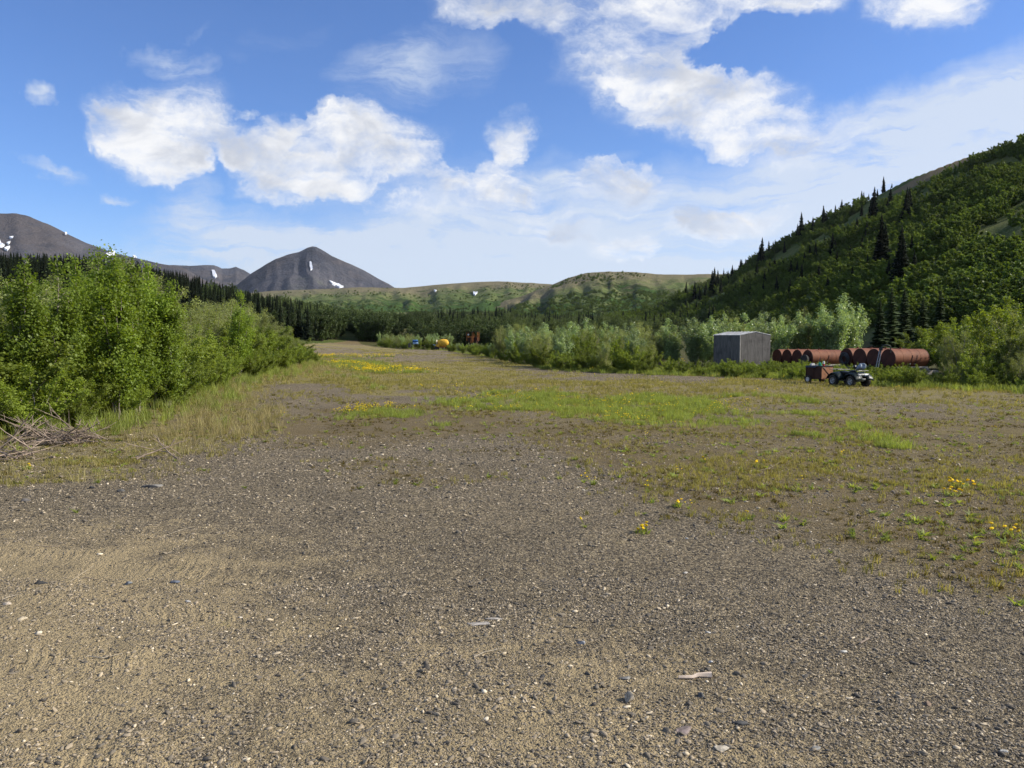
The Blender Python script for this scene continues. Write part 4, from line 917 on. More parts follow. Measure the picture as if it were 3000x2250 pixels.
for px, y, h in ((1322, 166, 4.6), (1340, 164, 4.2), (1352, 170, 5.0), (1366, 166, 4.4), (1386, 168, 5.2), (1405, 166, 4.6), (1424, 165, 4.8), (1442, 164, 4.4), (1300, 168, 5.0), (1332, 176, 5.6), (1372, 178, 5.6), (1415, 178, 5.4), (1450, 172, 5.2), (1280, 170, 5.0), (1310, 160, 3.0), (1255, 165, 4.2), (1235, 168, 4.6)):
    plant('dark', _x(px, y), y, h, 'willow shrub coloured dark for shade, close behind the derelict loader and yellow tank', 'willows beyond the end of the strip', wide=1.2)

# ------------------------------------------------------------------ hillside growth
hsky = lambda px: np.interp(px, HPX, HPY)
pts = []
while len(pts) < 1900:
    px = random.uniform(1780, 3180); top = float(hsky(px)); py = top + (960 - top) * random.random() ** 1.35
    if py < top + 3: py = top + 3
    p = hit(px, py, 60)
    if p is None or p.y > 900: continue
    hz, s, ok = hill_part(np.array(px), np.array(p.y))
    if s < 0.0: continue
    if fbm(np.array(p.x / 26), np.array(p.y / 40), 55, 4) < 0.465 and random.random() < 0.93: continue
    if ell(px, py, 2700, 530, 180, 20, -25) > 0.3: continue
    pts.append((px, py, p))
pts.sort(key=lambda a: a[2].y)
for i, (px, py, p) in enumerate(pts[:80]):
    h = random.uniform(1.8, 4.0) + p.y * 0.003
    plant('hill_alder', p.x, p.y, h, 'round green alder clump at the foot of the right hillside, ' + ('at the right picture edge' if px > 2850 else ('above the right tanks' if px > 2560 else ('above the left tanks' if px > 2250 else 'left of the shed'))), 'alder clumps on the right hillside', wide=random.uniform(0.9, 1.5), sink=0.35)
rest = pts[80:]
def merged(kind, v):
    st_, fo, mats, h0 = KINDS[kind][v]; me = fo; V = np.empty(len(me.vertices) * 3, np.float32); me.vertices.foreach_get('co', V); F = np.empty(len(me.loops), np.int32); me.loops.foreach_get('vertex_index', F)
    T = np.empty(len(me.polygons), np.float32); me.attributes['tint'].data.foreach_get('value', T); return V.reshape(-1, 3), F.reshape(-1, 4), T
HA = [merged('hill_alder', v) for v in range(5)]
scatter('alder_thicket', HA, np.array([(p.x, p.y, p.z - 0.4) for _, _, p in rest]), np.array([(s * w_, s * w_, s) for s, w_ in ((random.uniform(0.6, 1.4) + p.y * 0.0013, random.uniform(.9, 1.4)) for _, _, p in rest)]), [M['hill_alder']], tilt=0.05, label='smaller alder clumps covering the upper right hillside')

def c6(x, y): return 2000 + x * .452, 380 + y * .452
HS = [(375, 795, 862), (407, 788, 842), (448, 783, 812), (510, 745, 895), (497, 780, 890), (558, 715, 790), (587, 710, 765), (600, 735, 800), (645, 677, 714), (710, 652, 702), (695, 664, 700), (770, 577, 705), (745, 640, 730), (845, 592, 680), (915, 530, 655), (930, 560, 640), (990, 475, 538), (1028, 480, 570), (1048, 462, 505),
      (1160, 365, 435), (1172, 372, 430), (1205, 377, 410), (1303, 325, 405), (1355, 320, 345), (1262, 362, 400), (1235, 430, 610), (1215, 480, 600), (1345, 415, 545), (1325, 450, 560), (1455, 400, 600), (1470, 390, 560), (1440, 430, 620), (1290, 580, 910), (1310, 640, 900), (1262, 690, 880), (1410, 660, 1010), (1435, 720, 1000), (970, 690, 835), (985, 720, 830),
      (860, 740, 850), (825, 760, 850), (610, 960, 1090), (530, 935, 1060), (205, 930, 1065), (190, 945, 1060), (225, 940, 1050), (75, 1008, 1100), (150, 1020, 1100), (480, 890, 1000), (595, 840, 960), (400, 960, 1060), (1050, 640, 720), (1160, 500, 560), (1130, 580, 700), (1190, 610, 720), (880, 880, 1000), (700, 850, 950), (770, 880, 1000), (340, 1000, 1090),
      (1600, 640, 760), (1020, 900, 1010), (940, 960, 1080), (1100, 900, 1030), (690, 980, 1100), (860, 1050, 1140), (20, 1010, 1090), (110, 1040, 1110), (290, 940, 1020), (450, 830, 890), (660, 740, 800), (1560, 760, 850), (1500, 800, 960), (1370, 800, 960), (1330, 860, 1010), (1240, 780, 930), (1200, 820, 940), (1480, 700, 860), (1160, 700, 830), (1080, 760, 880), (1000, 800, 900), (920, 700, 790), (790, 800, 900), (740, 860, 950), (650, 840, 920), (560, 860, 950), (520, 1000, 1090), (440, 1010, 1090), (380, 860, 930), (320, 900, 980), (250, 980, 1060)]
for i, (x, a, b) in enumerate(HS):
    px, pt = c6(x, a); _, pb = c6(x, b); p = hit(px, pb, 60)
    if p is None: p = hit(px, float(hsky(px)) + 4, 60)
    if p is None: continue
    h = (pb - pt) / 2400 * p.y * (1.3 if pt < float(hsky(px)) + 20 else 1.1)
    lab = {19: 'dark spruce with a broad crown standing highest on the hill skyline', 11: 'tall thin spruce breaking the skyline midway up the right hill', 32: 'biggest spruce in the middle of the right hillside', 0: 'lowest small spruce on the skyline of the right hill'}.get(i)
    spruce(p.x, p.y, h, lab or ((('tall ' if h > 9 else ('small ' if h < 5.5 else '')) + 'dark narrow spruce on the right hill, ') + ('against the skyline' if pt < float(hsky(px)) else ('on the upper slope' if pb < 700 else ('on the middle slope' if pb < 820 else 'low on the slope')))), None if lab else 'spruces on the right hillside', wide=1.45 if h > 6 else 1.6)
YS = SPR[1][1].copy(); YS.materials.clear()
for px, top, y in ((2608, 840, 92), (2645, 845, 98), (2750, 850, 96), (2800, 822, 104), (2700, 870, 88), (2575, 880, 84)):
    x = _x(px, y); t_ = empty('spruce_tree', (x, y, G(x, y))); link('trunk', SPR[0][0], None, t_); link('crown', YS, M['young_spruce'], t_); s_ = (zat(top, y) - G(x, y)) / 10; t_.scale = (s_ * 1.7, s_ * 1.7, s_); t_.rotation_euler = (0, 0, px)
    tag(t_, 'young green spruce at the foot of the hill behind the right tanks', 'tree', 'young spruces at the foot of the hill')

# ------------------------------------------------------------------ spruce forest on the left ridge and valley floor
ftop = lambda px: np.interp(px, [-400, 0, 100, 250, 400, 480, 600, 700, 850, 1000, 1150, 1300, 1450, 1600, 2100], [700, 738, 742, 745, 760, 782, 812, 846, 872, 905, 932, 950, 955, 952, 940])
trees = []
for i in range(1500):
    px = random.uniform(-260, 1330); y = random.uniform(150 if px > 300 else 190, 400); x = _x(px, y); g_ = G(x, y); h = random.uniform(6.5, 10.5); mx_ = zat(float(ftop(px)) + random.uniform(-6, 16), y) - g_
    if mx_ < 3: continue
    if float(track(np.array(x), np.array(y))) > 0.05: continue
    if y < 230 and px > 950: continue
    trees.append((px, x, y, min(h, mx_)))
for i in range(300):
    px = random.uniform(1280, 2150); y = random.uniform(300, 800); x = _x(px, y); h = random.uniform(3.5, 8.5); trees.append((px, x, y, h))
trees.sort(key=lambda a: a[2] / a[3])
n_individual = 296 - len(HS) - 8
for px, x, y, h in trees[:n_individual]:
    spruce(x, y, h, ('dark spruce in the ridge forest, ' + ('at the left picture edge' if px < 120 else ('left of the tallest poplar' if px < 300 else ('right of the tallest poplar' if px < 520 else ('below the low distant range' if px < 760 else ('in front of the pointed peak' if px < 1150 else 'where the ridge meets the valley floor')))))) if px < 1330 else 'dark spruce on the valley floor below the green hills', 'spruces of the ridge forest' if px < 1330 else 'spruces on the valley floor')
def tomesh(me):
    V = np.empty(len(me.vertices) * 3, np.float32); me.vertices.foreach_get('co', V); F = np.empty(len(me.loops), np.int32); me.loops.foreach_get('vertex_index', F)
    T = np.empty(len(me.polygons), np.float32); me.attributes['tint'].data.foreach_get('value', T); return V.reshape(-1, 3), F.reshape(-1, 4), T
rest = trees[n_individual:]
scatter('spruce_forest', [tomesh(s[1]) for s in SPR], np.array([(x, y, G(x, y) - 0.1) for _, x, y, h in rest]), np.array([h / 10 for _, x, y, h in rest]), [M['spruce']], tilt=0.03, label='dark spruce forest massed on the left ridge and valley floor')
# valley-floor brush and brush on the low hills
VB = []; VS = []
for i in range(2200):
    px = random.uniform(600, 2250); y = random.uniform(225, 900) if px > 1150 else random.uniform(215, 480)
    x = _x(px, y)
    if float(track(np.array(x), np.array(y))) > .05: continue
    if px < 1200 and y > 500: continue
    s = random.uniform(0.5, 1.25) * (1.15 if px > 1400 else 1) * (1.25 if random.random() < .12 else 1); VB.append((x, y, G(x, y) - .3)); VS.append(s)
for y, px, x, h in DK[125:]: VB.append((x, y, G(x, y) - .1)); VS.append(h / 4)
for i in range(500):
    px = random.uniform(860, 1140); y = random.uniform(200, 360); x = _x(px, y)
    if float(track(np.array(x), np.array(y))) > .05: continue
    VB.append((x, y, G(x, y) - .3)); VS.append(random.uniform(.5, 1.2))
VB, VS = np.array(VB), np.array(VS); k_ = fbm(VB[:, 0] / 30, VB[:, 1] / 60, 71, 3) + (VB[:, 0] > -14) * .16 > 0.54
scatter('brush', [tomesh(KINDS['dark'][v][1]) for v in range(4)], VB[~k_], VS[~k_], [M['dark']], tilt=0.05, label='willow brush coloured dark for shade, covering the valley floor before the hills')
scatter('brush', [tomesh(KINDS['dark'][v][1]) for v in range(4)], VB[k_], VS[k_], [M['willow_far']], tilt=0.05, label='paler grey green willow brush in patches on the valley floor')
FB = []; FS = []
for fz, pxr, pyr, cnt in ((hillB, (1380, 2120), (800, 950), 3200), (hillA, (700, 1700), (832, 940), 2000)):
    Zf, y0, y1 = fz
    for i in range(cnt):
        px = random.uniform(*pxr); y = y0 + (y1 - y0) * random.random() ** 1.3 * 0.97; x = (px - 1500) / 2400 * y
        if fbm(np.array(x / 160), np.array(y / 160), 66, 4) + 0.12 * (y - y0) / (y1 - y0) > 0.53: continue
        FB.append((x, y, float(Zf(np.array([px]), np.array([y]))[0]) - .5)); FS.append(random.uniform(0.7, 1.9))
scatter('brush', HA[:3], np.array(FB), np.array(FS), [M['hill_alder']], tilt=0.05, label='alder brush dotting the low green hills in the distance')

# ------------------------------------------------------------------ made things
def rustmat(name, base, dark, light, scale=3.0):
    m, t, o = newmat(name); c = obj_co(t); n = t.noise(c, scale, 8, 0.68); n2 = t.noise(c, scale * 7, 5, 0.7)
    col = t.mix(t.ss(n, 0.35, 0.65), dark, base); col = t.mix(t.m('MULTIPLY', t.ss(n2, 0.5, 0.75), 0.5), col, light)
    principled(t, o, col, 0.75, 0.0, 0.3, n2, 0.3, 0.004); return m
M['tank'] = rustmat('red_primer_steel', (0.225, 0.080, 0.036), (0.135, 0.044, 0.022), (0.33, 0.145, 0.075), 2.2)
M['tank_end'] = rustmat('tank_end_painted_shade', (0.075, 0.022, 0.014), (0.045, 0.015, 0.010), (0.11, 0.036, 0.02), 2.5)  # primer red made dark: the shade on the ends is in the colour
M['rust'] = rustmat('flaking_rust', (0.052, 0.022, 0.014), (0.030, 0.013, 0.009), (0.085, 0.040, 0.024), 5)  # flaking rust, its tone darkened for the shaded sides of the trailer
M['orange'] = rustmat('faded_orange_paint', (0.55, 0.20, 0.045), (0.22, 0.07, 0.025), (0.60, 0.33, 0.14), 4)
M['trailer_front'] = rustmat('rust_painted_sunlit', (0.34, 0.15, 0.07), (0.20, 0.085, 0.04), (0.42, 0.20, 0.10), 5)  # the same trailer rust with sunlight painted into its colour
M['yellow'] = rustmat('yellow_tank_paint', (0.72, 0.42, 0.035), (0.50, 0.27, 0.03), (0.78, 0.50, 0.10), 3)
M['black'] = simple('black_plastic', (0.018, 0.019, 0.020), 0.4, scale=8, spec=0.5)
M['tyre'] = simple('tyre_rubber', (0.022, 0.021, 0.020), 0.85, scale=20, dirt=(0.09, 0.08, 0.06), dirt_amt=0.4)
M['bodygreen'] = simple('dark_green_fender', (0.010, 0.017, 0.016), 0.45, scale=4, spec=0.22)
M['steel'] = simple('galvanised_steel', (0.30, 0.31, 0.32), 0.45, 0.6, scale=10)
M['rim'] = simple('grey_wheel_rim', (0.30, 0.30, 0.30), 0.55, 0.1, scale=10)
M['white'] = simple('white_paint', (0.72, 0.71, 0.68), 0.5, scale=6, dirt=(0.35, 0.30, 0.22), dirt_amt=0.4)
M['cream'] = simple('cream_pipe', (0.60, 0.57, 0.45), 0.6, scale=8, dirt=(0.25, 0.2, 0.12))
M['timber'] = simple('weathered_timber', (0.36, 0.33, 0.28), 0.85, var=0.35, scale=5)
M['glass'] = simple('lamp_glass', (0.75, 0.78, 0.80), 0.12, 0.0, var=0.05, spec=0.9)
M['blue'] = simple('blue_plastic', (0.035, 0.13, 0.32), 0.45, scale=5)
M['bluepale'] = simple('pale_blue_plastic', (0.30, 0.46, 0.66), 0.5, scale=5)
M['green'] = simple('green_bottle', (0.02, 0.28, 0.17), 0.3, scale=10)
M['red'] = simple('red_can', (0.45, 0.03, 0.025), 0.4, scale=10)
M['greybag'] = simple('grey_blue_bag', (0.16, 0.20, 0.25), 0.5, scale=6)
def plymat(name, c1, c2):
    m, t, o = newmat(name); c = obj_co(t); mp = t.new('ShaderNodeMapping'); mp.inputs['Scale'].default_value = (9, 9, 0.7); t.l.new(c, mp.inputs[0])
    n = t.noise(mp.outputs[0], 2.2, 8, 0.7, 0.6); n2 = t.noise(c, 1.4, 6, 0.65); n3 = t.noise(mp.outputs[0], 9, 4, 0.6)
    col = t.mix(t.ss(n, 0.3, 0.68), c1, c2); col = t.mix(t.m('MULTIPLY', t.ss(n2, 0.48, 0.7), 0.5), col, tuple(x * 0.45 for x in c1)); col = t.mix(t.m('MULTIPLY', t.ss(n3, 0.6, 0.75), 0.35), col, tuple(min(1, x * 1.7) for x in c2))
    principled(t, o, col, 0.85, 0, 0.2, n, 0.5, 0.006); return m
M['ply'] = plymat('weathered_plywood', (0.075, 0.070, 0.064), (0.175, 0.163, 0.148))
M['roof'] = simple('pale_metal_roof', (0.48, 0.48, 0.47), 0.65, 0.1, scale=3, dirt=(.25, .22, .19))

# ---- shed
def shed():
    yv = 58.0; c = at(2000, 0, yv)                      # near corner, plan position below
    cx = _x(2040 + 393 * .3255, yv); W_, Lg, Ht, Rd = 2.60, 3.2, 2.28, 0.22
    th = R(21); root = empty('plywood_shed', (cx, yv, G(cx, yv) + 0.22), 0)
    root.rotation_euler = (0, 0, th)                    # local +x along gable face to the right, local +y back along the side
    tag(root, 'weathered grey plywood shed with a low pitched pale metal roof', 'shed')
    # gable front in three sheets, side in three sheets (1.22 m panels, joints open)
    def gz(x): return Ht + Rd * (1 - abs(x - W_ / 2) / (W_ / 2))
    xs = [0, 0.0, 1.24, W_]; th_ = 0.03
    for a, b in ((0.0, 0.62), (0.632, W_ / 2 - 0.006), (W_ / 2 + 0.006, 1.90), (1.912, W_)):
        MB().prism([(a, 0), (b, 0), (b, gz(b)), (a, gz(a))], 'y', random.uniform(-0.012, 0.0), th_).build('gable_panel', M['ply'], root)
    for a, b in ((0.035, 1.10), (1.115, 2.19), (2.205, Lg)):
        MB().prism([(a, 0.0), (b, 0.0), (b, Ht - 0.01), (a, Ht - 0.01)], 'x', random.uniform(-0.012, 0), th_).build('side_panel', M['ply'], root)
    MB().prism([(0.04, 0), (Lg, 0), (Lg, Ht - .01), (0.04, Ht - .01)], 'x', W_ - th_, W_ - 0.002).build('side_panel', M['ply'], root)
    MB().prism([(0.04, 0), (W_ - .04, 0), (W_ - .04, Ht), (W_ / 2, Ht + Rd - .01), (0.04, Ht)], 'y', Lg - th_, Lg - .004).build('back_panel', M['ply'], root)
    MB().box((-0.018, -0.018, Ht / 2), (0.05, 0.05, Ht)).build('corner_trim', M['timber'], root)
    for sx in (0, 1):
        a = [(-0.03, Ht - 0.012), (W_ / 2 - 0.0, Ht + Rd + 0.005), (W_ / 2, Ht + Rd + 0.03), (-0.03, Ht + 0.012)] if sx == 0 else [(W_ / 2 + .001, Ht + Rd + 0.005), (W_ + 0.03, Ht - 0.012), (W_ + 0.03, Ht + 0.012), (W_ / 2 + .001, Ht + Rd + 0.03)]
        r_ = MB().prism(a, 'y', -0.025, Lg + 0.03).build('roof_sheet', M['roof'], root)
        for k in range(9):
            yy = 0.0 + k * Lg / 8; z0, z1 = (a[3], a[2]) ; MB().prism([(z0[0] + .01, z0[1] + 0.002), (z1[0] - .01, z1[1] + 0.002), (z1[0] - .01, z1[1] + 0.022), (z0[0] + .01, z0[1] + 0.022)], 'y', yy - 0.014, yy + 0.014).build('rib', M['roof'], r_)
    MB().box((W_ / 2, Lg / 2, -0.09), (W_ - 0.1, Lg - 0.1, 0.14)).build('floor', M['timber'], root)
    for k in (0.3, W_ - 0.3): MB().box((k, Lg / 2, -0.25), (0.14, Lg, 0.16)).build('skid', M['timber'], root)
    # pale pipe frame of a trailer leaning before the gable
    t2 = empty('pipe_frame', (root.location.x, root.location.y, root.location.z), th); tag(t2, 'cream painted pipe frame standing against the front of the shed', 'frame')
    MB().tube([(0.02, -0.26, 0.16), (1.2, -0.28, 0.14), (2.45, -0.26, 0.2)], 0.035, 8).build('top_rail', M['cream'], t2)
    MB().tube([(0.35, -0.3, -0.36), (1.3, -0.31, -0.37), (2.4, -0.3, -0.34)], 0.04, 8).build('bottom_rail', M['cream'], t2)
    for x0, x1 in ((0.75, 0.98), (2.2, 1.9)): MB().tube([(x0, -0.28, 0.15), ((x0 * 2 + x1) / 3, -0.3, -0.12), (x1, -0.3, -0.34)], 0.014, 6).build('brace', M['cream'], t2)
    MB().tube([(2.46, -0.26, 0.2), (2.52, -0.26, 0.34), (2.46, -0.26, -0.1)], 0.022, 6).build('end_post', M['cream'], t2)
shed()

# ---- tanks
AX = Vector((0.94, 0.34, 0)); PERP = Vector((-0.34, 0.94, 0)); AXA = math.atan2(0.34, 0.94)
def tank(x, y, z, r, L_, label, group, dark=True):
    root = empty('steel_tank', (x, y, z), AXA); tag(root, label, 'tank', group)
    pr = [(0.03, r * .985)]
    seams = [L_ * .25, L_ * .5, L_ * .75]; a = 0.03; pts = [(0.03, r)]
    for s in seams: pts += [(s - 0.02, r), (s - 0.012, r + 0.007), (s + 0.012, r + 0.007), (s + 0.02, r)]
    pts.append((L_ - 0.03, r)); MB().lathe(pts, 40).build('shell', M['tank'], root)
    MB().lathe([(0.0, r - 0.05), (-0.006, r - 0.02), (0.0, r + 0.004), (0.03, r + 0.006)], 40).build('end_plate', M['tank_end'], root)
    MB().lathe([(L_ - 0.03, r + .006), (L_, r + 0.004), (L_ + 0.006, r - 0.04)], 40).build('end_plate', M['tank_end'], root)
    MB().lathe([(r, 0.05), (r + 0.06, 0.05), (r + 0.065, 0.06), (r + 0.09, 0.06)], 10, 'z', (L_ * .35, 0, 0)).build('filler_cap', M['tank'], root)
    MB().lathe([(-0.05, 0.045), (0.01, 0.045)], 8, 'x', (0, r * .1, -r * .68)).build('drain_fitting', M['tank_end'], root)
    return root
def tank_group(px, y, top_py, r, L_, n, names, sled_lab):
    z = zat(top_py, y) - r; x0 = _x(px, y)
    for k in range(n):
        p = PERP * (k * (2 * r + 0.03)); tank(x0 + p.x, y + p.y, z + 0.0, r, L_ * (1 if k == 0 else random.uniform(.97, 1.02)), names[k], None)
    zb = z - r; sl = empty('timber_skid', (x0, y, 0), AXA); tag(sl, sled_lab, 'skid')
    wdt = n * (2 * r + 0.03)
    for u in (0.35, L_ * .5, L_ - 0.35): MB().box((u, wdt / 2 - r, zb - 0.075), (0.16, wdt + 0.5, 0.14)).build('cross_beam', M['timber'], sl)
    for v in (-r - 0.12, wdt / 2 - r, wdt - r + 0.1): MB().box((L_ / 2 + 0.05, v, zb - 0.23), (L_ + 0.9, 0.16, 0.16)).build('runner', M['timber'], sl)
    for v in range(n + 1): MB().box((L_ * .5, -r + v * (2 * r + 0.03) - 0.015, zb + 0.04), (L_ * .9, 0.07, 0.085)).build('chock', M['timber'], sl)
    g_ = G(x0, y)
    if zb - 0.31 - g_ > 0.02:
        for u in (0.3, L_ - 0.2):
            for v in (-r - .12, wdt - r + .1): MB().box((u, v, (zb - 0.31 + g_) / 2 - 0.03), (0.3, 0.24, max(zb - 0.31 - g_ + 0.06, 0.04))).build('block', M['timber'], sl)
    return z, x0
o1 = ['front tank of the left row, beside the trailer', 'second tank from the front of the left row', 'third tank from the front of the left row', 'rearmost tank of the left row, next to the shed']
o2 = ['front tank of the right row, long side with straps showing', 'second tank from the front of the right row, behind the pipe mast', 'third tank from the front of the right row', 'rearmost tank of the right row, with a hose coil at its end']
z1, x1 = tank_group(2040 + 1000 * .3255, 56.5, 1025.5, 0.53, 2.70, 4, ['rusty red steel ' + a for a in o1], 'weathered timber skid under the left row of tanks')
z2, x2 = tank_group(2040 + 1725 * .3255, 47.5, 1022.7, 0.545, 2.55, 4, ['rusty red steel ' + a for a in o2], 'pale weathered timber skid under the right row of tanks')
def strap(x0, y0, z, r, u, label, frac=1.0, lw=0.012):
    o = empty('strap', (x0, y0, z), AXA); tag(o, label, 'strap'); pts = [(u + 0.02 * math.sin(a * 3) + 0.1 * math.sin(a), (r + 0.02) * math.cos(a), (r + 0.02) * math.sin(a)) for a in np.linspace(R(-200), R(25), 18)]
    MB().tube(pts, lw, 5).build('webbing', M['black'], o); b = pts[4]; MB().box((b[0], b[1], b[2]), (0.06, 0.04, 0.06)).build('buckle', M['steel'], o)
strap(x1, 56.5, z1, 0.53, 1.35, 'dark strap over the front tank of the left row')
strap(x2, 47.5, z2, 0.545, 1.25, 'dark strap over the middle of the front right tank', 1, 0.014)
strap(x2, 47.5, z2, 0.545, 1.60, 'second dark strap near the far end of the front right tank', 1, 0.010)
# hose coil in front of the rearmost tank of the right row
def coil(c, label, turns, r, tube, rot, cat='hose'):
    pts = [(0.03 * math.sin(a * 0.7), (r - 0.012 * a / 6.28 * 3) * math.cos(a), (r - 0.012 * a / 6.28 * 3) * math.sin(a)) for a in np.linspace(0, turns * 6.283, turns * 18)]
    o = MB().tube(pts, tube, 6).build('hose_coil', M['black']); o.location = c; o.rotation_euler = rot; tag(o, label, cat); return o
pc = Vector((x2, 47.5, 0)) + PERP * (3 * 1.12) - AX * 0.16; coil((pc.x, pc.y, z2 - 0.12), 'black hose coil hung on the end of the rearmost right tank', 6, 0.42, 0.028, (0, 0, AXA))
pc = Vector((x1, 56.5, 0)) - AX * 0.35 - PERP * 0.1; 
ty = MB(); ty.lathe([(-0.10, 0.22), (-0.115, 0.29), (-0.09, 0.37), (0.0, 0.39), (0.09, 0.37), (0.115, 0.29), (0.10, 0.22)], 24); o = ty.build('loose_tyre', M['tyre']); o.location = (pc.x, pc.y, z1 - 0.16); o.rotation_euler = (0, R(14), AXA); tag(o, 'black loose tyre leaning on the front tank of the left row', 'tyre')

# ---- pipe mast with hose hook
def mast():
    y = 44.8; x = _x(2564, y); zb = G(x, y); root = empty('pump_mast', (x, y, zb)); tag(root, 'leaning galvanised pipe mast with a black hose hooked over its top', 'pump')
    lean = Vector((_x(2583, y) - x, 0.1, 0)); top = 1.82 - zb
    for dx in (-0.07, 0.07): MB().tube([(dx, 0, 0.0), (dx * .7 + lean.x * .9, 0.1, top * 0.9)], 0.024, 8).build('pipe', M['steel'], root)
    for k in (0.35, 0.7, 1.05): MB().box((lean.x * k / top, 0.05, k), (0.16, 0.03, 0.04)).build('cross_bar', M['steel'], root)
    MB().box((lean.x * .95, 0.1, top * .93), (0.16, 0.12, 0.14)).build('pump_head', M['black'], root)
    MB().tube([(lean.x * .8 - .02, 0.05, top * .82), (lean.x * 1.2, 0.1, top * 1.0)], 0.03, 8).build('handle', M['black'], root)
    MB().tube([(lean.x, 0.1, top * .95)] + [(lean.x + 0.26 - 0.26 * math.cos(a), 0.1, top * .98 + 0.13 * math.sin(a)) for a in np.linspace(0.4, 2.9, 12)] + [(lean.x + 0.53, 0.1, top * .82)], 0.024, 8).build('hose', M['black'], root)
    MB().box((0.05, 0, 0.02), (0.45, 0.35, 0.05)).build('base_plate', M['steel'], root)
mast()

# ---- wheels
def wheel(parent, c, r, wdt, rimm, side, knob=True, spokes=5):
    s = MB(); w2 = wdt / 2
    s.lathe([(-w2 * .3, r * .55), (-w2 * .8, r * .56), (-w2, r * .66), (-w2 * 0.98, r * .82), (-w2 * .78, r * .95), (-w2 * .3, r * .985), (w2 * .3, r * .985), (w2 * .78, r * .95), (w2 * .98, r * .82), (w2, r * .66), (w2 * .8, r * .56), (w2 * .3, r * .55)], 28, 'y')
    o = s.build('wheel', M['tyre'], parent); o.location = c
    if knob:
        kb = MB()
        for k in range(18):
            a = 2 * math.pi * k / 18
            for sg in (-1, 1):
                rot = Matrix.Rotation(-a, 3, 'Y') ; p = rot @ Vector((r * .965, sg * w2 * .45, 0)); kb.box(p, (r * .10, w2 * .7, r * .12), rot @ Matrix.Rotation(sg * 0.5, 3, 'X'))
        t_ = kb.build('tread', M['tyre'], o)
    rm = MB(); f = w2 * side
    rm.lathe([(f * .35, r * .50), (f * .78, r * .57), (f * .84, r * .55), (f * .55, r * .45), (f * .50, r * .18), (f * .70, r * .16), (f * .72, r * .04)], 24, 'y'); rm.build('rim', rimm, o)
    hb = MB()
    for k in range(spokes):
        a = 2 * math.pi * k / spokes; rot = Matrix.Rotation(-a, 3, 'Y'); hb.box(rot @ Vector((r * .32, f * .56, 0)), (r * .13, abs(f) * .12, r * .16), rot)
    hb.build('rim_hole', M['black'], o)
    return o

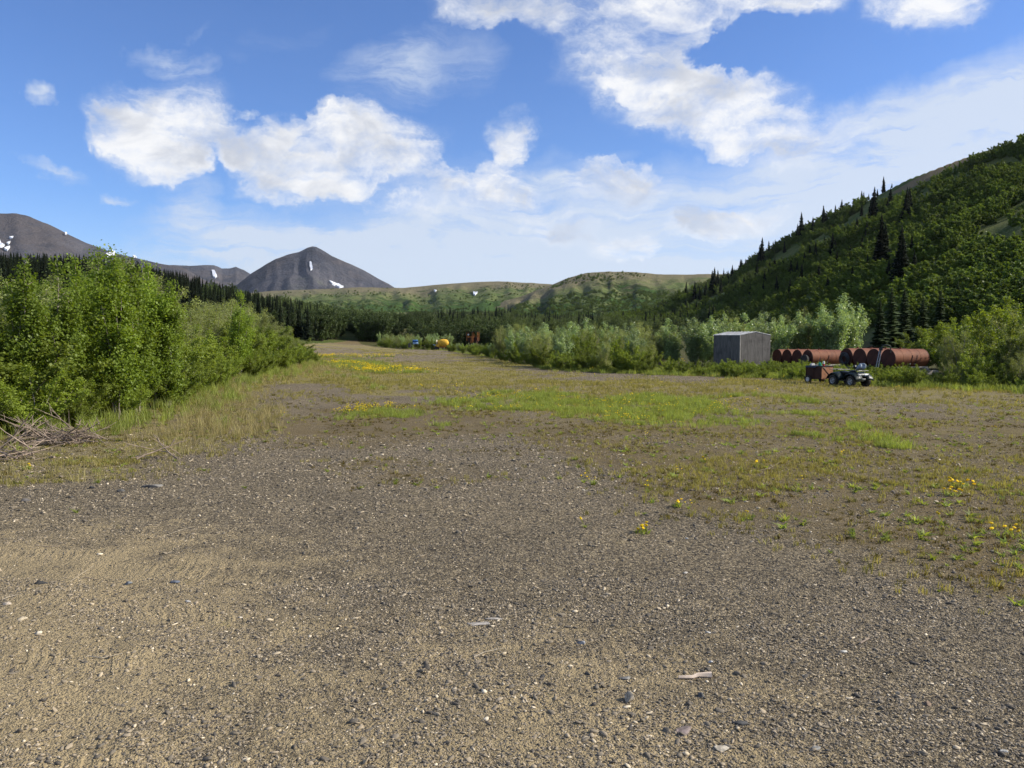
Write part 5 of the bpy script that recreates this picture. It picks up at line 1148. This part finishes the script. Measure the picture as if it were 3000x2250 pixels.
# ---- quad bike
def quad():
    x, y = _x(2040 + 1400 * .3255, 39.4), 39.6; root = empty('quad_bike', (x, y, G(x, y) - 0.01), math.atan2(-0.93, 0.36)); root.scale = (.93, .93, .93)
    tag(root, 'black and dark green quad bike with two clear headlights, facing right', 'quad bike')
    # local x forward, y left; origin under the middle
    WB, TR, r = 0.60, 0.50, 0.29
    for fx in (1, -1):
        for sd_ in (1, -1): wheel(root, (fx * WB, sd_ * (TR - 0.02 * (fx > 0)), r), r, 0.24 if fx < 0 else 0.20, M['rim'], sd_)
    MB().tube([(-WB, -TR, r), (-WB, TR, r)], 0.035, 8).build('rear_axle', M['black'], root)
    MB().tube([(WB, -TR, r), (WB, TR, r)], 0.03, 8).build('front_axle', M['black'], root)
    b = MB(); b.box((0, 0, 0.42), (1.0, 0.30, 0.30)); b.box((0.0, 0, 0.30), (0.75, 0.40, 0.08)); b.box((0.05, 0, 0.56), (0.45, 0.34, 0.16)); b.build('chassis', M['black'], root, bevel=0.03)
    # footwells
    for sd_ in (1, -1):
        MB().box((0.02, sd_ * .36, 0.30), (0.50, 0.26, 0.03)).build('footwell', M['black'], root, bevel=0.01)
        # curved fenders, swept from arcs over the wheels
        for fx, nm in ((1, 'front_fender'), (-1, 'rear_fender')):
            m_ = MB(); V = []; F = []; K = 12
            for i in range(K + 1):
                a = R(8 + i * (170 - 8) / K); rr = r + 0.125
                for j, (yy, dz) in enumerate(((0.16, 0.035), (0.36, 0.03), (0.54, 0.0), (0.60, -0.035))): V.append((fx * WB + rr * 1.08 * math.cos(a), sd_ * yy, r + rr * math.sin(a) * 0.95 + dz))
            for i in range(K):
                for j in range(3): F.append((i * 4 + j, i * 4 + j + 1, i * 4 + j + 5, i * 4 + j + 4))
            m_.add(V, F, True); o = m_.build(nm, M['bodygreen'], root); md = o.modifiers.new('thick', 'SOLIDIFY'); md.thickness = 0.018
    # tank, seat
    b = MB(); b.lathe([(-0.02, 0.10), (0.05, 0.15), (0.16, 0.18), (0.30, 0.16), (0.38, 0.10)], 16, 'x', (0.02, 0, 0.68)); b.build('fuel_tank', M['bodygreen'], root)
    b = MB(); b.prism([(-0.62, 0.66), (0.02, 0.64), (0.05, 0.74), (-0.15, 0.76), (-0.45, 0.79), (-0.62, 0.78)], 'y', -0.15, 0.15); b.build('seat', M['black'], root, bevel=0.035)
    # nose and headlights
    b = MB(); b.prism([(0.45, 0.56), (0.86, 0.50), (0.90, 0.60), (0.80, 0.72), (0.50, 0.76)], 'y', -0.34, 0.34); b.build('nose', M['bodygreen'], root, bevel=0.05)
    for sd_ in (1, -1):
        o = MB().lathe([(0, 0.085), (0.03, 0.08), (0.05, 0.05)], 16, 'x', (0, 0, 0)).build('headlight', M['glass'], root); o.location = (0.87, sd_ * .22, 0.605); o.scale = (1, 1.15, 0.8); o.rotation_euler = (0, R(-18), R(sd_ * 12))
        MB().tube([(0.93, sd_ * .30, .40), (0.99, sd_ * .33, .52), (0.96, sd_ * .33, 0.66), (0.90, sd_ * .30, .70)], 0.013, 6).build('bumper_bar', M['rim'], root)
    MB().tube([(0.95, -.32, .66), (1.0, 0, .67), (0.95, .32, .66)], 0.013, 6).build('bumper_bar', M['steel'], root)
    MB().tube([(0.94, -.30, .42), (0.99, 0, .42), (0.94, .30, .42)], 0.015, 6).build('bumper_bar', M['black'], root)
    b = MB(); b.prism([(0.70, 0.28), (0.93, 0.36), (0.93, 0.44), (0.70, 0.44)], 'y', -0.2, 0.2); b.build('skid_plate', M['greybag'], root, bevel=0.01)
    # racks
    for x0, x1, z, nm, wd in ((0.42, 0.88, 0.83, 'front_rack', 0.40), (-1.0, -0.40, 0.86, 'rear_rack', 0.44)):
        b = MB(); b.tube([(x0, -wd, z), (x1, -wd * .9, z), (x1, wd * .9, z), (x0, wd, z), (x0, -wd, z)], 0.013, 6)
        for k in np.linspace(-wd * .7, wd * .7, 5): b.tube([(x0, k, z), (x1, k, z)], 0.008, 5)
        for k in (-.25, .25): b.tube([((x0 + x1) / 2, k, z), ((x0 + x1) / 2, k, z - 0.14)], 0.010, 5)
        b.build(nm, M['black'], root)
    # steering
    hb = MB(); hb.tube([(0.20, -.38, .98), (0.27, -.22, 1.0), (0.33, -.06, .93), (0.33, .06, .93), (0.27, .22, 1.0), (0.20, .38, .98)], 0.014, 6); hb.tube([(0.42, 0, .70), (0.33, 0, .94)], 0.025, 6); h_ = hb.build('handlebar', M['black'], root)
    for sd_ in (1, -1): MB().tube([(0.20, sd_ * .38, .98), (0.245, sd_ * .27, .995)], 0.022, 8).build('grip', M['black'], h_)
    o = MB().lathe([(-0.04, .03), (-0.02, 0.09), (0.06, 0.10), (0.10, 0.06)], 14, 'x').build('instrument_pod', M['bodygreen'], h_); o.location = (0.33, 0, 1.0); o.rotation_euler = (0, R(-35), 0)
    b = MB().box((0.30, 0, 1.055), (0.10, 0.15, 0.012), Matrix.Rotation(R(-30), 3, 'Y')); b.build('screen', M['glass'], h_)
    # load on the front rack: crumpled grey-blue bag
    V, F = ico(3); rg = np.random.default_rng(5); V = V * [0.34, 0.62, 0.34]; V += 0.05 * np.sin(V[:, [1, 2, 0]] * 19) + rg.normal(0, .008, V.shape); V[:, 2] = np.maximum(V[:, 2], -0.12)
    bag = link('folded_bag', npmesh('folded_bag', V, F, smooth=False), M['greybag']); bag.location = root.location + Matrix.Rotation(root.rotation_euler.z, 3, 'Z') @ Vector((0.58, 0.12, 0.93)) ; bag.rotation_euler = (0, 0, root.rotation_euler.z); bag.scale = (1.1, .8, 1); tag(bag, 'crumpled grey blue bag on the front rack of the quad bike', 'bag')
    return root
QB = quad()

# ---- box trailer
def trailer():
    fwd = Vector((0.45, -0.89, 0)).normalized(); x, y = _x(2040 + 1080 * .3255, 41.2) + 0.30, 41.55; root = empty('box_trailer', (x, y, G(x, y)), math.atan2(fwd.y, fwd.x)); root.scale = (.93, .93, .96)
    tag(root, 'small rust brown box trailer hitched behind the quad bike', 'trailer')
    L_, W_, z0, z1 = 1.10, 0.86, 0.24, 0.90
    # local x forward, y left; the right side (-y) faces the camera
    for nm, c, d, mt in (('side_panel', (0, -W_ / 2, (z0 + z1) / 2), (L_, 0.02, z1 - z0), 'rust'), ('side_panel', (0, W_ / 2, (z0 + z1) / 2), (L_, 0.02, z1 - z0), 'rust'), ('front_panel', (L_ / 2 - .012, 0, (z0 + z1) / 2), (0.02, W_ - .024, z1 - z0), 'trailer_front'), ('rear_panel', (-L_ / 2 + .012, 0, (z0 + z1) / 2), (0.02, W_ - .024, z1 - z0), 'rust'), ('floor', (0, 0, z0 + .02), (L_ - .05, W_ - .05, 0.03), 'rust')):
        MB().box(c, d).build(nm, M[mt], root)
    for xx in (-L_ / 2 + .03, 0.02, L_ / 2 - .03): MB().box((xx, -W_ / 2 - .022, (z0 + z1) / 2), (0.03, 0.022, z1 - z0 - .01)).build('rib', M['rust'], root)
    MB().box((L_ / 2 + .010, 0, (z0 + z1) / 2), (0.02, 0.028, (z1 - z0) * 1.18), Matrix.Rotation(R(50), 3, 'X')).build('brace', M['rust'], root)
    MB().box((0, 0, z1 + .012), (L_ + .06, W_ + .05, 0.022)).build('lid', M['black'], root)
    MB().box((-.15, -W_ / 2 - .06, z1 - .02), (0.75, 0.15, 0.012), Matrix.Rotation(R(38), 3, 'X')).build('flap', M['black'], root)
    for sd_ in (1, -1): wheel(root, (-0.30, sd_ * (W_ / 2 + .09), 0.21), 0.21, 0.12, M['white'], sd_, knob=False)
    MB().tube([(-0.30, -W_ / 2 - .1, .21), (-0.30, W_ / 2 + .1, .21)], 0.02, 6).build('axle', M['black'], root)
    MB().tube([(L_ / 2, -.3, z0 + .05), (L_ / 2 + .55, 0, .32)], 0.018, 6).build('drawbar', M['rust'], root); MB().tube([(L_ / 2, .3, z0 + .05), (L_ / 2 + .55, 0, .32)], 0.018, 6).build('drawbar', M['rust'], root)
    MB().tube([(L_ / 2 - .1, -.35, z1 + .0), (L_ / 2 + .18, -.30, z1 - .12)], 0.014, 6).build('rail', M['timber'], root)
    Rm = Matrix.Rotation(root.rotation_euler.z, 3, 'Z'); base = root.location
    def top(lx, ly, lz=0): return base + Rm @ Vector((lx * .93, ly * .93, (z1 + .024) * .96 + lz))
    o = MB().lathe([(0, .06), (0.01, .075), (0.12, .075), (0.155, .03), (0.20, .028)], 14, 'z').build('bottle', M['green']); o.location = top(.25, -.25); tag(o, 'green plastic bottle standing on the trailer lid', 'bottle')
    c_ = empty('can', top(.45, -.18)); tag(c_, 'red and white can beside the green bottle on the trailer', 'can'); MB().lathe([(0, .055), (0.10, .055)], 14, 'z').build('base', M['red'], c_); MB().lathe([(0.1005, .054), (0.20, .054), (0.22, .03), (0.25, .025)], 14, 'z').build('top', M['white'], c_)
    o = MB().box((0, 0, 0.05), (0.20, 0.14, 0.10)).build('toolbox', M['white'], bevel=.012); MB().tube([(-.06, 0, .1), (-.06, 0, .14), (.06, 0, .14), (.06, 0, .1)], .01, 5).build('handle', M['black'], o); o.location = top(-.30, -.22); o.rotation_euler = (0, 0, .3); tag(o, 'small pale box at the rear of the trailer lid', 'box')
    o = MB().tube([(0, 0, 0), (.05, 0, .04), (.12, .04, .05), (.2, .02, .02), (.3, .05, .01)], 0.02, 6).build('rope', M['timber']); o.location = top(-.18, -.1, .02); tag(o, 'short pale rope end lying on the trailer lid', 'rope')
    o = MB().tube([(0, 0, 0), (.10, .0, .42)], 0.012, 6).build('rod', M['black']); o.location = top(-.05, -.05); tag(o, 'thin dark rod standing up from the trailer lid', 'rod')
trailer()

# ---- yellow tank trailer
def yellow_trailer():
    y = 138.0; x = _x(1150 + 925 * .158, y); root = empty('tank_trailer', (x, y, G(x, y)), R(-8)); root.scale = (1.0, 1.0, 1.0); tag(root, 'old yellow oval tank on a small wheeled trailer', 'tank trailer')
    o = MB().lathe([(-1.02, .12), (-.92, .40), (-.70, .60), (-.35, .70), (0, .72), (.35, .70), (.70, .60), (.92, .40), (1.02, .12)], 28, 'x').build('tank', M['yellow'], root); o.location = (0.12, 0, 1.22); o.scale = (0.95, .85, .92)
    MB().lathe([(0, .16), (.10, .16), (.11, .20), (.15, .20)], 14, 'z', (0.0, 0, 1.84)).build('hatch', M['rust'], root)
    MB().lathe([(-1.0, .30), (-.94, .5), (-.90, .3)], 20, 'x', (-0.0, 0, 1.28)).build('end_ring', M['cream'], root)
    b = MB(); b.box((-.1, -.35, .52), (2.2, .10, .12)); b.box((-.1, .35, .52), (2.2, .10, .12)); b.box((-.8, 0, .52), (.1, .6, .1)); b.box((.8, 0, .52), (.1, .6, .1)); b.build('chassis', M['orange'], root)
    MB().box((-.72, -.50, .78), (.62, .12, .40)).build('mud_guard', M['yellow'], root, bevel=.02)
    for a in (.3, .9): MB().box((a, -.42, .62), (.10, .08, .34)).build('saddle', M['orange'], root)
    for sx in (-.95, .95):
        for sy in (-.55, .55): wheel(root, (sx, sy, .33), .33, .2, M['orange'] if sx > 0 else M['black'], 1 if sy > 0 else -1, knob=False)
    MB().tube([(-1.0, 0, .75), (-1.6, 0, .95)], .06, 6).build('drawbar', M['bluepale'], root)
    MB().box((1.12, -.4, .55), (.08, .1, .7), Matrix.Rotation(.35, 3, 'Y')).build('stand', M['yellow'], root)
yellow_trailer()

# ---- rusty machine in the brush
def machine():
    y = 158.0; x = _x(1150 + 1490 * .158, y); zb = zat(998, y); root = empty('derelict_loader', (x, y, G(x, y)), R(-12)); tag(root, 'derelict orange rusty loader cab half hidden in the brush', 'loader')
    h0 = zb - G(x, y)
    t = h0 + 1.62
    for sx in (-1.05, .05, 1.05):
        for sy in (-.55, .55): MB().box((sx, sy, (h0 + t) / 2), (.09, .09, t - h0)).build('cab_post', M['orange'], root)
    MB().box((0, 0, t + .05), (2.35, 1.35, .10)).build('cab_roof', M['rust'], root, bevel=.02)
    MB().box((-.5, -.56, h0 + .72), (1.35, .10, .16)).build('sill', M['orange'], root); MB().box((.6, -.56, h0 + .90), (1.3, .09, .10)).build('sill', M['orange'], root)
    MB().box((0, 0.35, h0 + .2), (2.0, .7, .8)).build('engine_cover', M['rust'], root, bevel=.03)
    for a in (-.15, .18): MB().box((a, -.62, h0 + .25), (.14, .08, 1.25), Matrix.Rotation(.12, 3, 'Y')).build('lift_arm', M['orange'], root)
    o = MB().lathe([(-.06, .15), (.02, .17), (.04, .1)], 14, 'y').build('lamp', M['white'], root); o.location = (-.72, -.62, h0 + 1.15)
    MB().box((0, 0, h0 / 2), (1.7, .9, max(h0, .2))).build('frame', M['rust'], root)
    for sx in (-.8, .8): wheel(root, (sx, -.6, .45), .45, .3, M['rust'], -1, knob=False)
machine()
# ---- drums by the edge
def drum(px, top, bot, y, mt, label, lying=False):
    x = _x(px, y); z0 = zat(bot, y); h = zat(top, y) - z0
    r = h * .5 if lying else h * .33
    if lying:
        pr = [(-.45, r * .9), (-.44, r), (-.16, r), (-.15, r * 1.04), (-.13, r), (.13, r), (.15, r * 1.04), (.16, r), (.44, r), (.45, r * .9)]; o = MB().lathe(pr, 20, 'x').build('drum', mt); o.location = (x, y, z0 + r)
    else:
        pr = [(0, r * .95), (.01, r), (h * .33, r), (h * .345, r * 1.04), (h * .36, r), (h * .66, r), (h * .675, r * 1.04), (h * .69, r), (h * .99, r), (h, r * .93)]; o = MB().lathe(pr, 20, 'z').build('drum', mt); o.location = (x, y, z0)
    tag(o, label, 'drum'); return o, x, z0, h
drum(1150 + 425 * .158, 995.5, 1002.5, 143, M['blue'], 'blue drum lying on its side at the brush edge', True)
drum(1150 + 428 * .158, 1002.7, 1008.5, 143, M['bluepale'], 'pale blue drum lying below the darker blue one', True)
drum(1150 + 315 * .158, 1006, 1018, 141.5, M['black'], 'black drum standing at the edge of the strip')
for px, py, y, L_, r_, lab in ((1120, 985, 205, 9.0, .12, 'long pale fallen log beyond the end of the strip'), (1020 + 80, 990, 196, 6.0, .1, 'shorter fallen log in front of the long one')):
    x = _x(px, y); o = MB().tube([(-L_ / 2, 0, r_), (0, .2, r_ * 1.3), (L_ / 2, .3, r_)], [r_, r_ * .9, r_ * .6], 8).build('fallen_log', M['timber']); o.location = (x, y, G(x, y)); o.rotation_euler = (0, 0, .15); tag(o, lab, 'log')
# boards and litter by the tanks
for px, py, L_, W_, rz, mt, lab in ((2040 + 1625 * .3255, 1120, .75, .22, .1, 'rust', 'short rusty board on blocks right of the quad bike'), (2040 + 2110 * .3255, 1127, .5, .15, .3, 'timber', 'grey board in the weeds below the right tanks'), (2040 + 130 * .3255, 1100, 1.0, .3, .2, 'rust', 'rusty brown sheet lying in weeds below the shed')):
    x, y = gpt(px, py); o = MB().box((0, 0, 0), (L_, W_, .05)).build('board', M[mt]); o.location = (x, y, G(x, y) + .10); o.rotation_euler = (.05, .04, rz); tag(o, lab, 'board')

# ------------------------------------------------------------------ brush pile and dead branches
def branch_mesh(seed, L_, r0, forks=3):
    rng = random.Random(seed); mb = MB(); pts = [Vector((0, 0, 0))]; d = Vector((1, 0, rng.uniform(-.05, .15)))
    for k in range(6): d = (d + Vector((0, rng.uniform(-.22, .22), rng.uniform(-.16, .16)))).normalized(); pts.append(pts[-1] + d * L_ / 6)
    mb.tube(pts, [r0 * (1 - .13 * i) for i in range(7)], 5)
    for f in range(forks):
        i = rng.randint(1, 5); p = pts[i]; dd = (Vector((rng.uniform(.3, 1), rng.uniform(-1, 1), rng.uniform(-.2, .7)))).normalized(); q = p + dd * L_ * rng.uniform(.12, .3); mb.tube([p, (p + q) / 2 + Vector((0, 0, .02)), q], [r0 * .5, r0 * .4, r0 * .15], 4)
    me = bpy.data.meshes.new('branch'); me.from_pydata(mb.v, [], mb.f); me.update(); me.materials.append(M['deadwood']); return me
BR = [branch_mesh(i, random.uniform(.7, 1.5), random.uniform(.008, .022)) for i in range(10)]
def pile(px, py, rx, ry, hgt, n, label, seed):
    x, y = gpt(px, py); root = empty('brush_pile', (x, y, G(x, y))); tag(root, label, 'brush pile'); rng = random.Random(seed)
    for k in range(n):
        o = link('branch', BR[rng.randrange(10)], None, root); a = rng.uniform(0, 6.28); r_ = math.sqrt(rng.random()); u, v = r_ * math.cos(a) * rx, r_ * math.sin(a) * ry
        rz = rng.gauss(0, .5) + (math.pi if rng.random() < .5 else 0) + .25; s = rng.uniform(.6, 1.15); el_ = rng.uniform(-.28, .12) if rng.random() < .85 else -.6 
        o.location = (u - .5 * math.cos(rz) * s, v - .5 * math.sin(rz) * s, 0.03 + hgt * (1 - r_) * rng.uniform(.3, 1.0) + max(0, .2 * math.sin(el_))); o.rotation_euler = (rng.uniform(0, 6.28) * .3, el_, rz); o.scale = (s, s, s)
pile(165, 1298, .85, 0.5, .30, 95, 'tangled pile of grey dead branches at the left edge under the thicket', 3)
pile(30, 1345, .6, .35, .15, 22, 'low scatter of dead twigs at the left picture edge before the pile', 4)
pile(455, 1345, .32, .12, .06, 7, 'small dead branch with upright forks on the gravel right of the pile', 5)

# ------------------------------------------------------------------ single stones and twigs
def stone(px, py, wpx, asp, flat, col, label, seed, rz=0.0, dark=None):
    x, y = gpt(px, py); dist = math.hypot(y, CAM_Z); w_ = wpx / 2400 * dist
    V, F = ico(3); rng = np.random.default_rng(seed)
    for k in range(13):
        d = rng.normal(size=3); d /= np.linalg.norm(d); c = rng.uniform(0.20, 0.36); p = V @ d; V = V - np.maximum(p - c, 0)[:, None] * d
    V = V * [1.35, asp * 1.35, flat * 1.35] * w_; V += rng.normal(0, w_ * .004, V.shape)
    me = npmesh('stone', V, F, smooth=False); o = link('stone', me, simple('stone_surface', tuple(v * (.62 if max(col) < .4 else .8) for v in col) if max(col) >= .2 else (max(col) * .55, max(col) * .54, max(col) * .52), .9, var=.4, scale=2.2 / max(w_, .03), spec=.15)); o.location = (x, y, G(x, y) + flat * w_ * (.34 if flat > .7 else .10)); o.rotation_euler = (0, 0, rz); tag(o, label, 'stone')
ST = [(1847, 2058, 32, .9, .8, (.42, .36, .27), 'round tan pebble, the plumpest stone in the lower middle', 0),
      (2167, 2121, 44, .7, .32, (.10, .12, .14), 'flat blue grey stone low in the centre right', .3), (2000, 2140, 60, .8, .16, (.30, .24, .22), 'pinkish flat slab below the round tan pebble', .4),
      (2055, 2042, 22, .9, .6, (.13, .15, .18), 'small blue grey stone right of the round pebble', 1), (1400, 1825, 66, .55, .10, (.42, .38, .33), 'largest pale flat stone set in the gravel at centre', .1),
      (1455, 1810, 56, .3, .08, (.42, .38, .33), 'narrow pale flat stone just behind the largest flat one', -.1), (1830, 1990, 36, .6, .3, (.27, .26, .24), 'grey slab stone above the round tan pebble', .2),
      (2113, 2188, 36, .9, .3, (.50, .44, .34), 'pale cream stone at the bottom right of centre', .5), (1700, 1888, 24, .8, .5, (.36, .36, .36), 'light grey stone in the middle of the gravel', 0),
      (115, 1712, 38, .6, .35, (.08, .08, .085), 'dark stone with a black hollow at left', .2), (20, 1768, 34, .7, .45, (.50, .42, .33), 'pinkish pale stone at the left picture edge', 0),
      (65, 1813, 22, .7, .4, (.55, .46, .32), 'yellowish pale stone below the pinkish one at left', .2), (110, 1850, 22, .8, .5, (.55, .49, .38), 'cream stone third from the left edge', .3),
      (450, 1427, 50, .5, .28, (.30, .28, .25), 'long flat grey rock at the edge of the left verge', .1), (75, 1466, 38, .6, .3, (.22, .20, .18), 'flat brown rock near the left edge with dark underside', .2),
      (270, 1432, 20, .8, .5, (.16, .17, .18), 'small dark rock left of the long flat rock', 0), (355, 1438, 24, .7, .5, (.13, .14, .16), 'dark blue grey rock between the small and long rocks', .5),
      (205, 1457, 18, .8, .5, (.09, .09, .09), 'small black stone near the left verge', .3), (375, 1710, 22, .7, .6, (.24, .26, .28), 'upright blue grey stone left of centre', .4),
      (515, 1705, 22, .8, .5, (.18, .20, .24), 'blue grey stone standing right of the upright one', .3), (550, 1757, 14, .8, .7, (.50, .48, .44), 'small whitish stone on tan sand left of centre', 0),
      (705, 1803, 12, .8, .6, (.55, .50, .42), 'small cream pebble in the left middle gravel', 0), (2012, 1578, 10, .8, .6, (.5, .5, .48), 'tiny white stone on gravel right of the dandelion clump', 0),
      (2010, 1678, 14, .8, .5, (.52, .48, .42), 'white pebble on bare gravel below the dandelions', 0), (2075, 1855, 12, .8, .5, (.62, .6, .55), 'bright white pebble right of centre', 0),
      (2082, 1941, 16, .7, .4, (.58, .56, .52), 'white flat pebble above the bone coloured stick', 0), (2470, 1916, 22, .6, .3, (.52, .50, .44), 'pale flat pebble on the right gravel', 0),
      (2945, 2198, 20, .8, .4, (.55, .53, .47), 'white stone in the lower right corner', 0), (2390, 2192, 28, .6, .3, (.36, .35, .32), 'light grey slab near the bottom right', .2), (2720, 2062, 22, .8, .5, (.30, .22, .16), 'brown stone in the right gravel', .2),
      (1720, 1980, 20, .8, .5, (.08, .09, .10), 'dark stone left of the grey slab', .1), (1592, 1988, 14, .8, .6, (.10, .12, .14), 'small dark blue pebble left of the pebble cluster', 0)]
for i, (px, py, w_, a, f, c, lab, rz) in enumerate(ST): stone(px, py, w_, a, f, c, lab, 800 + i, rz)
def twig(pts, r_, label, mt, nm='twig'):
    P3 = []; 
    for q in pts: x, y = gpt(*q[:2]); P3.append(Vector((x, y, G(x, y) + (q[2] if len(q) > 2 else .012))))
    o0 = P3[0].copy(); o = MB().tube([p - o0 for p in P3], [q * .6 for q in r_] if nm == 'twig' else r_, 6).build(nm, mt); o.location = o0; tag(o, label, 'stick' if nm != 'twig' else 'twig')
M['palewood'] = simple('bleached_wood', (.40, .34, .25), .8, scale=14)
M['bonewood'] = simple('pale_peeled_wood', (.58, .46, .35), .8, scale=14)
twig([(1988, 1986), (2030, 1987), (2045, 1982), (2085, 1984)], [.011, .014, .018, .026], 'short bone coloured stick lying flat on the gravel', M['bonewood'], 'stick')
twig([(1388, 1930), (1420, 1915), (1475, 1905)], [.006, .005, .003], 'thin straw coloured stem on gravel at centre', M['palewood'])
twig([(260, 1920), (300, 1925), (360, 1913)], [.006, .007, .003], 'curved pale twig low at left', M['palewood'])
twig([(5, 1758), (30, 1750), (60, 1745)], [.005, .005, .003], 'pale twig at the left edge above the pinkish stone', M['palewood'])
twig([(205, 1710), (235, 1690), (275, 1665)], [.003, .004, .002], 'long thin straw stem left of centre', M['palewood'])
twig([(245, 1695), (290, 1702)], [.006, .004], 'dark short twig on the left gravel', M['deadwood'])
twig([(100, 1603), (140, 1607), (175, 1606)], [.005, .006, .004], 'thin dark twig near the left edge', M['deadwood'])
twig([(485, 1628), (505, 1622)], [.004, .002], 'tiny pale straw on sandy ground', M['palewood'])
twig([(475, 1580), (530, 1560), (568, 1548)], [.003, .004, .002], 'fine pale stem on the left gravel', M['palewood'])
twig([(2520, 1895), (2545, 1880)], [.008, .006], 'short brown stick on the right gravel', M['deadwood'], 'stick')
twig([(2200, 1385), (2260, 1370), (2330, 1330)], [.004, .004, .002], 'long straw stem across the brown moss', M['palewood'])
print('objects', len(bpy.data.objects))

# ------------------------------------------------------------------ thin air haze over the valley
hz = MB().box((0, 4350, 395), (9600, 8900, 812)).build('haze', None)
hm, t, o = newmat('thin_haze'); v = t.new('ShaderNodeVolumePrincipled'); v.inputs['Density'].default_value = 1.8e-5; v.inputs['Color'].default_value = (0.80, 0.88, 1.0, 1); v.inputs['Anisotropy'].default_value = 0.2
t.l.new(v.outputs[0], o.inputs['Volume']); hz.data.materials.append(hm); tag(hz, 'thin bluish haze over the valley', kind='stuff')
SC.cycles.volume_bounces = 0
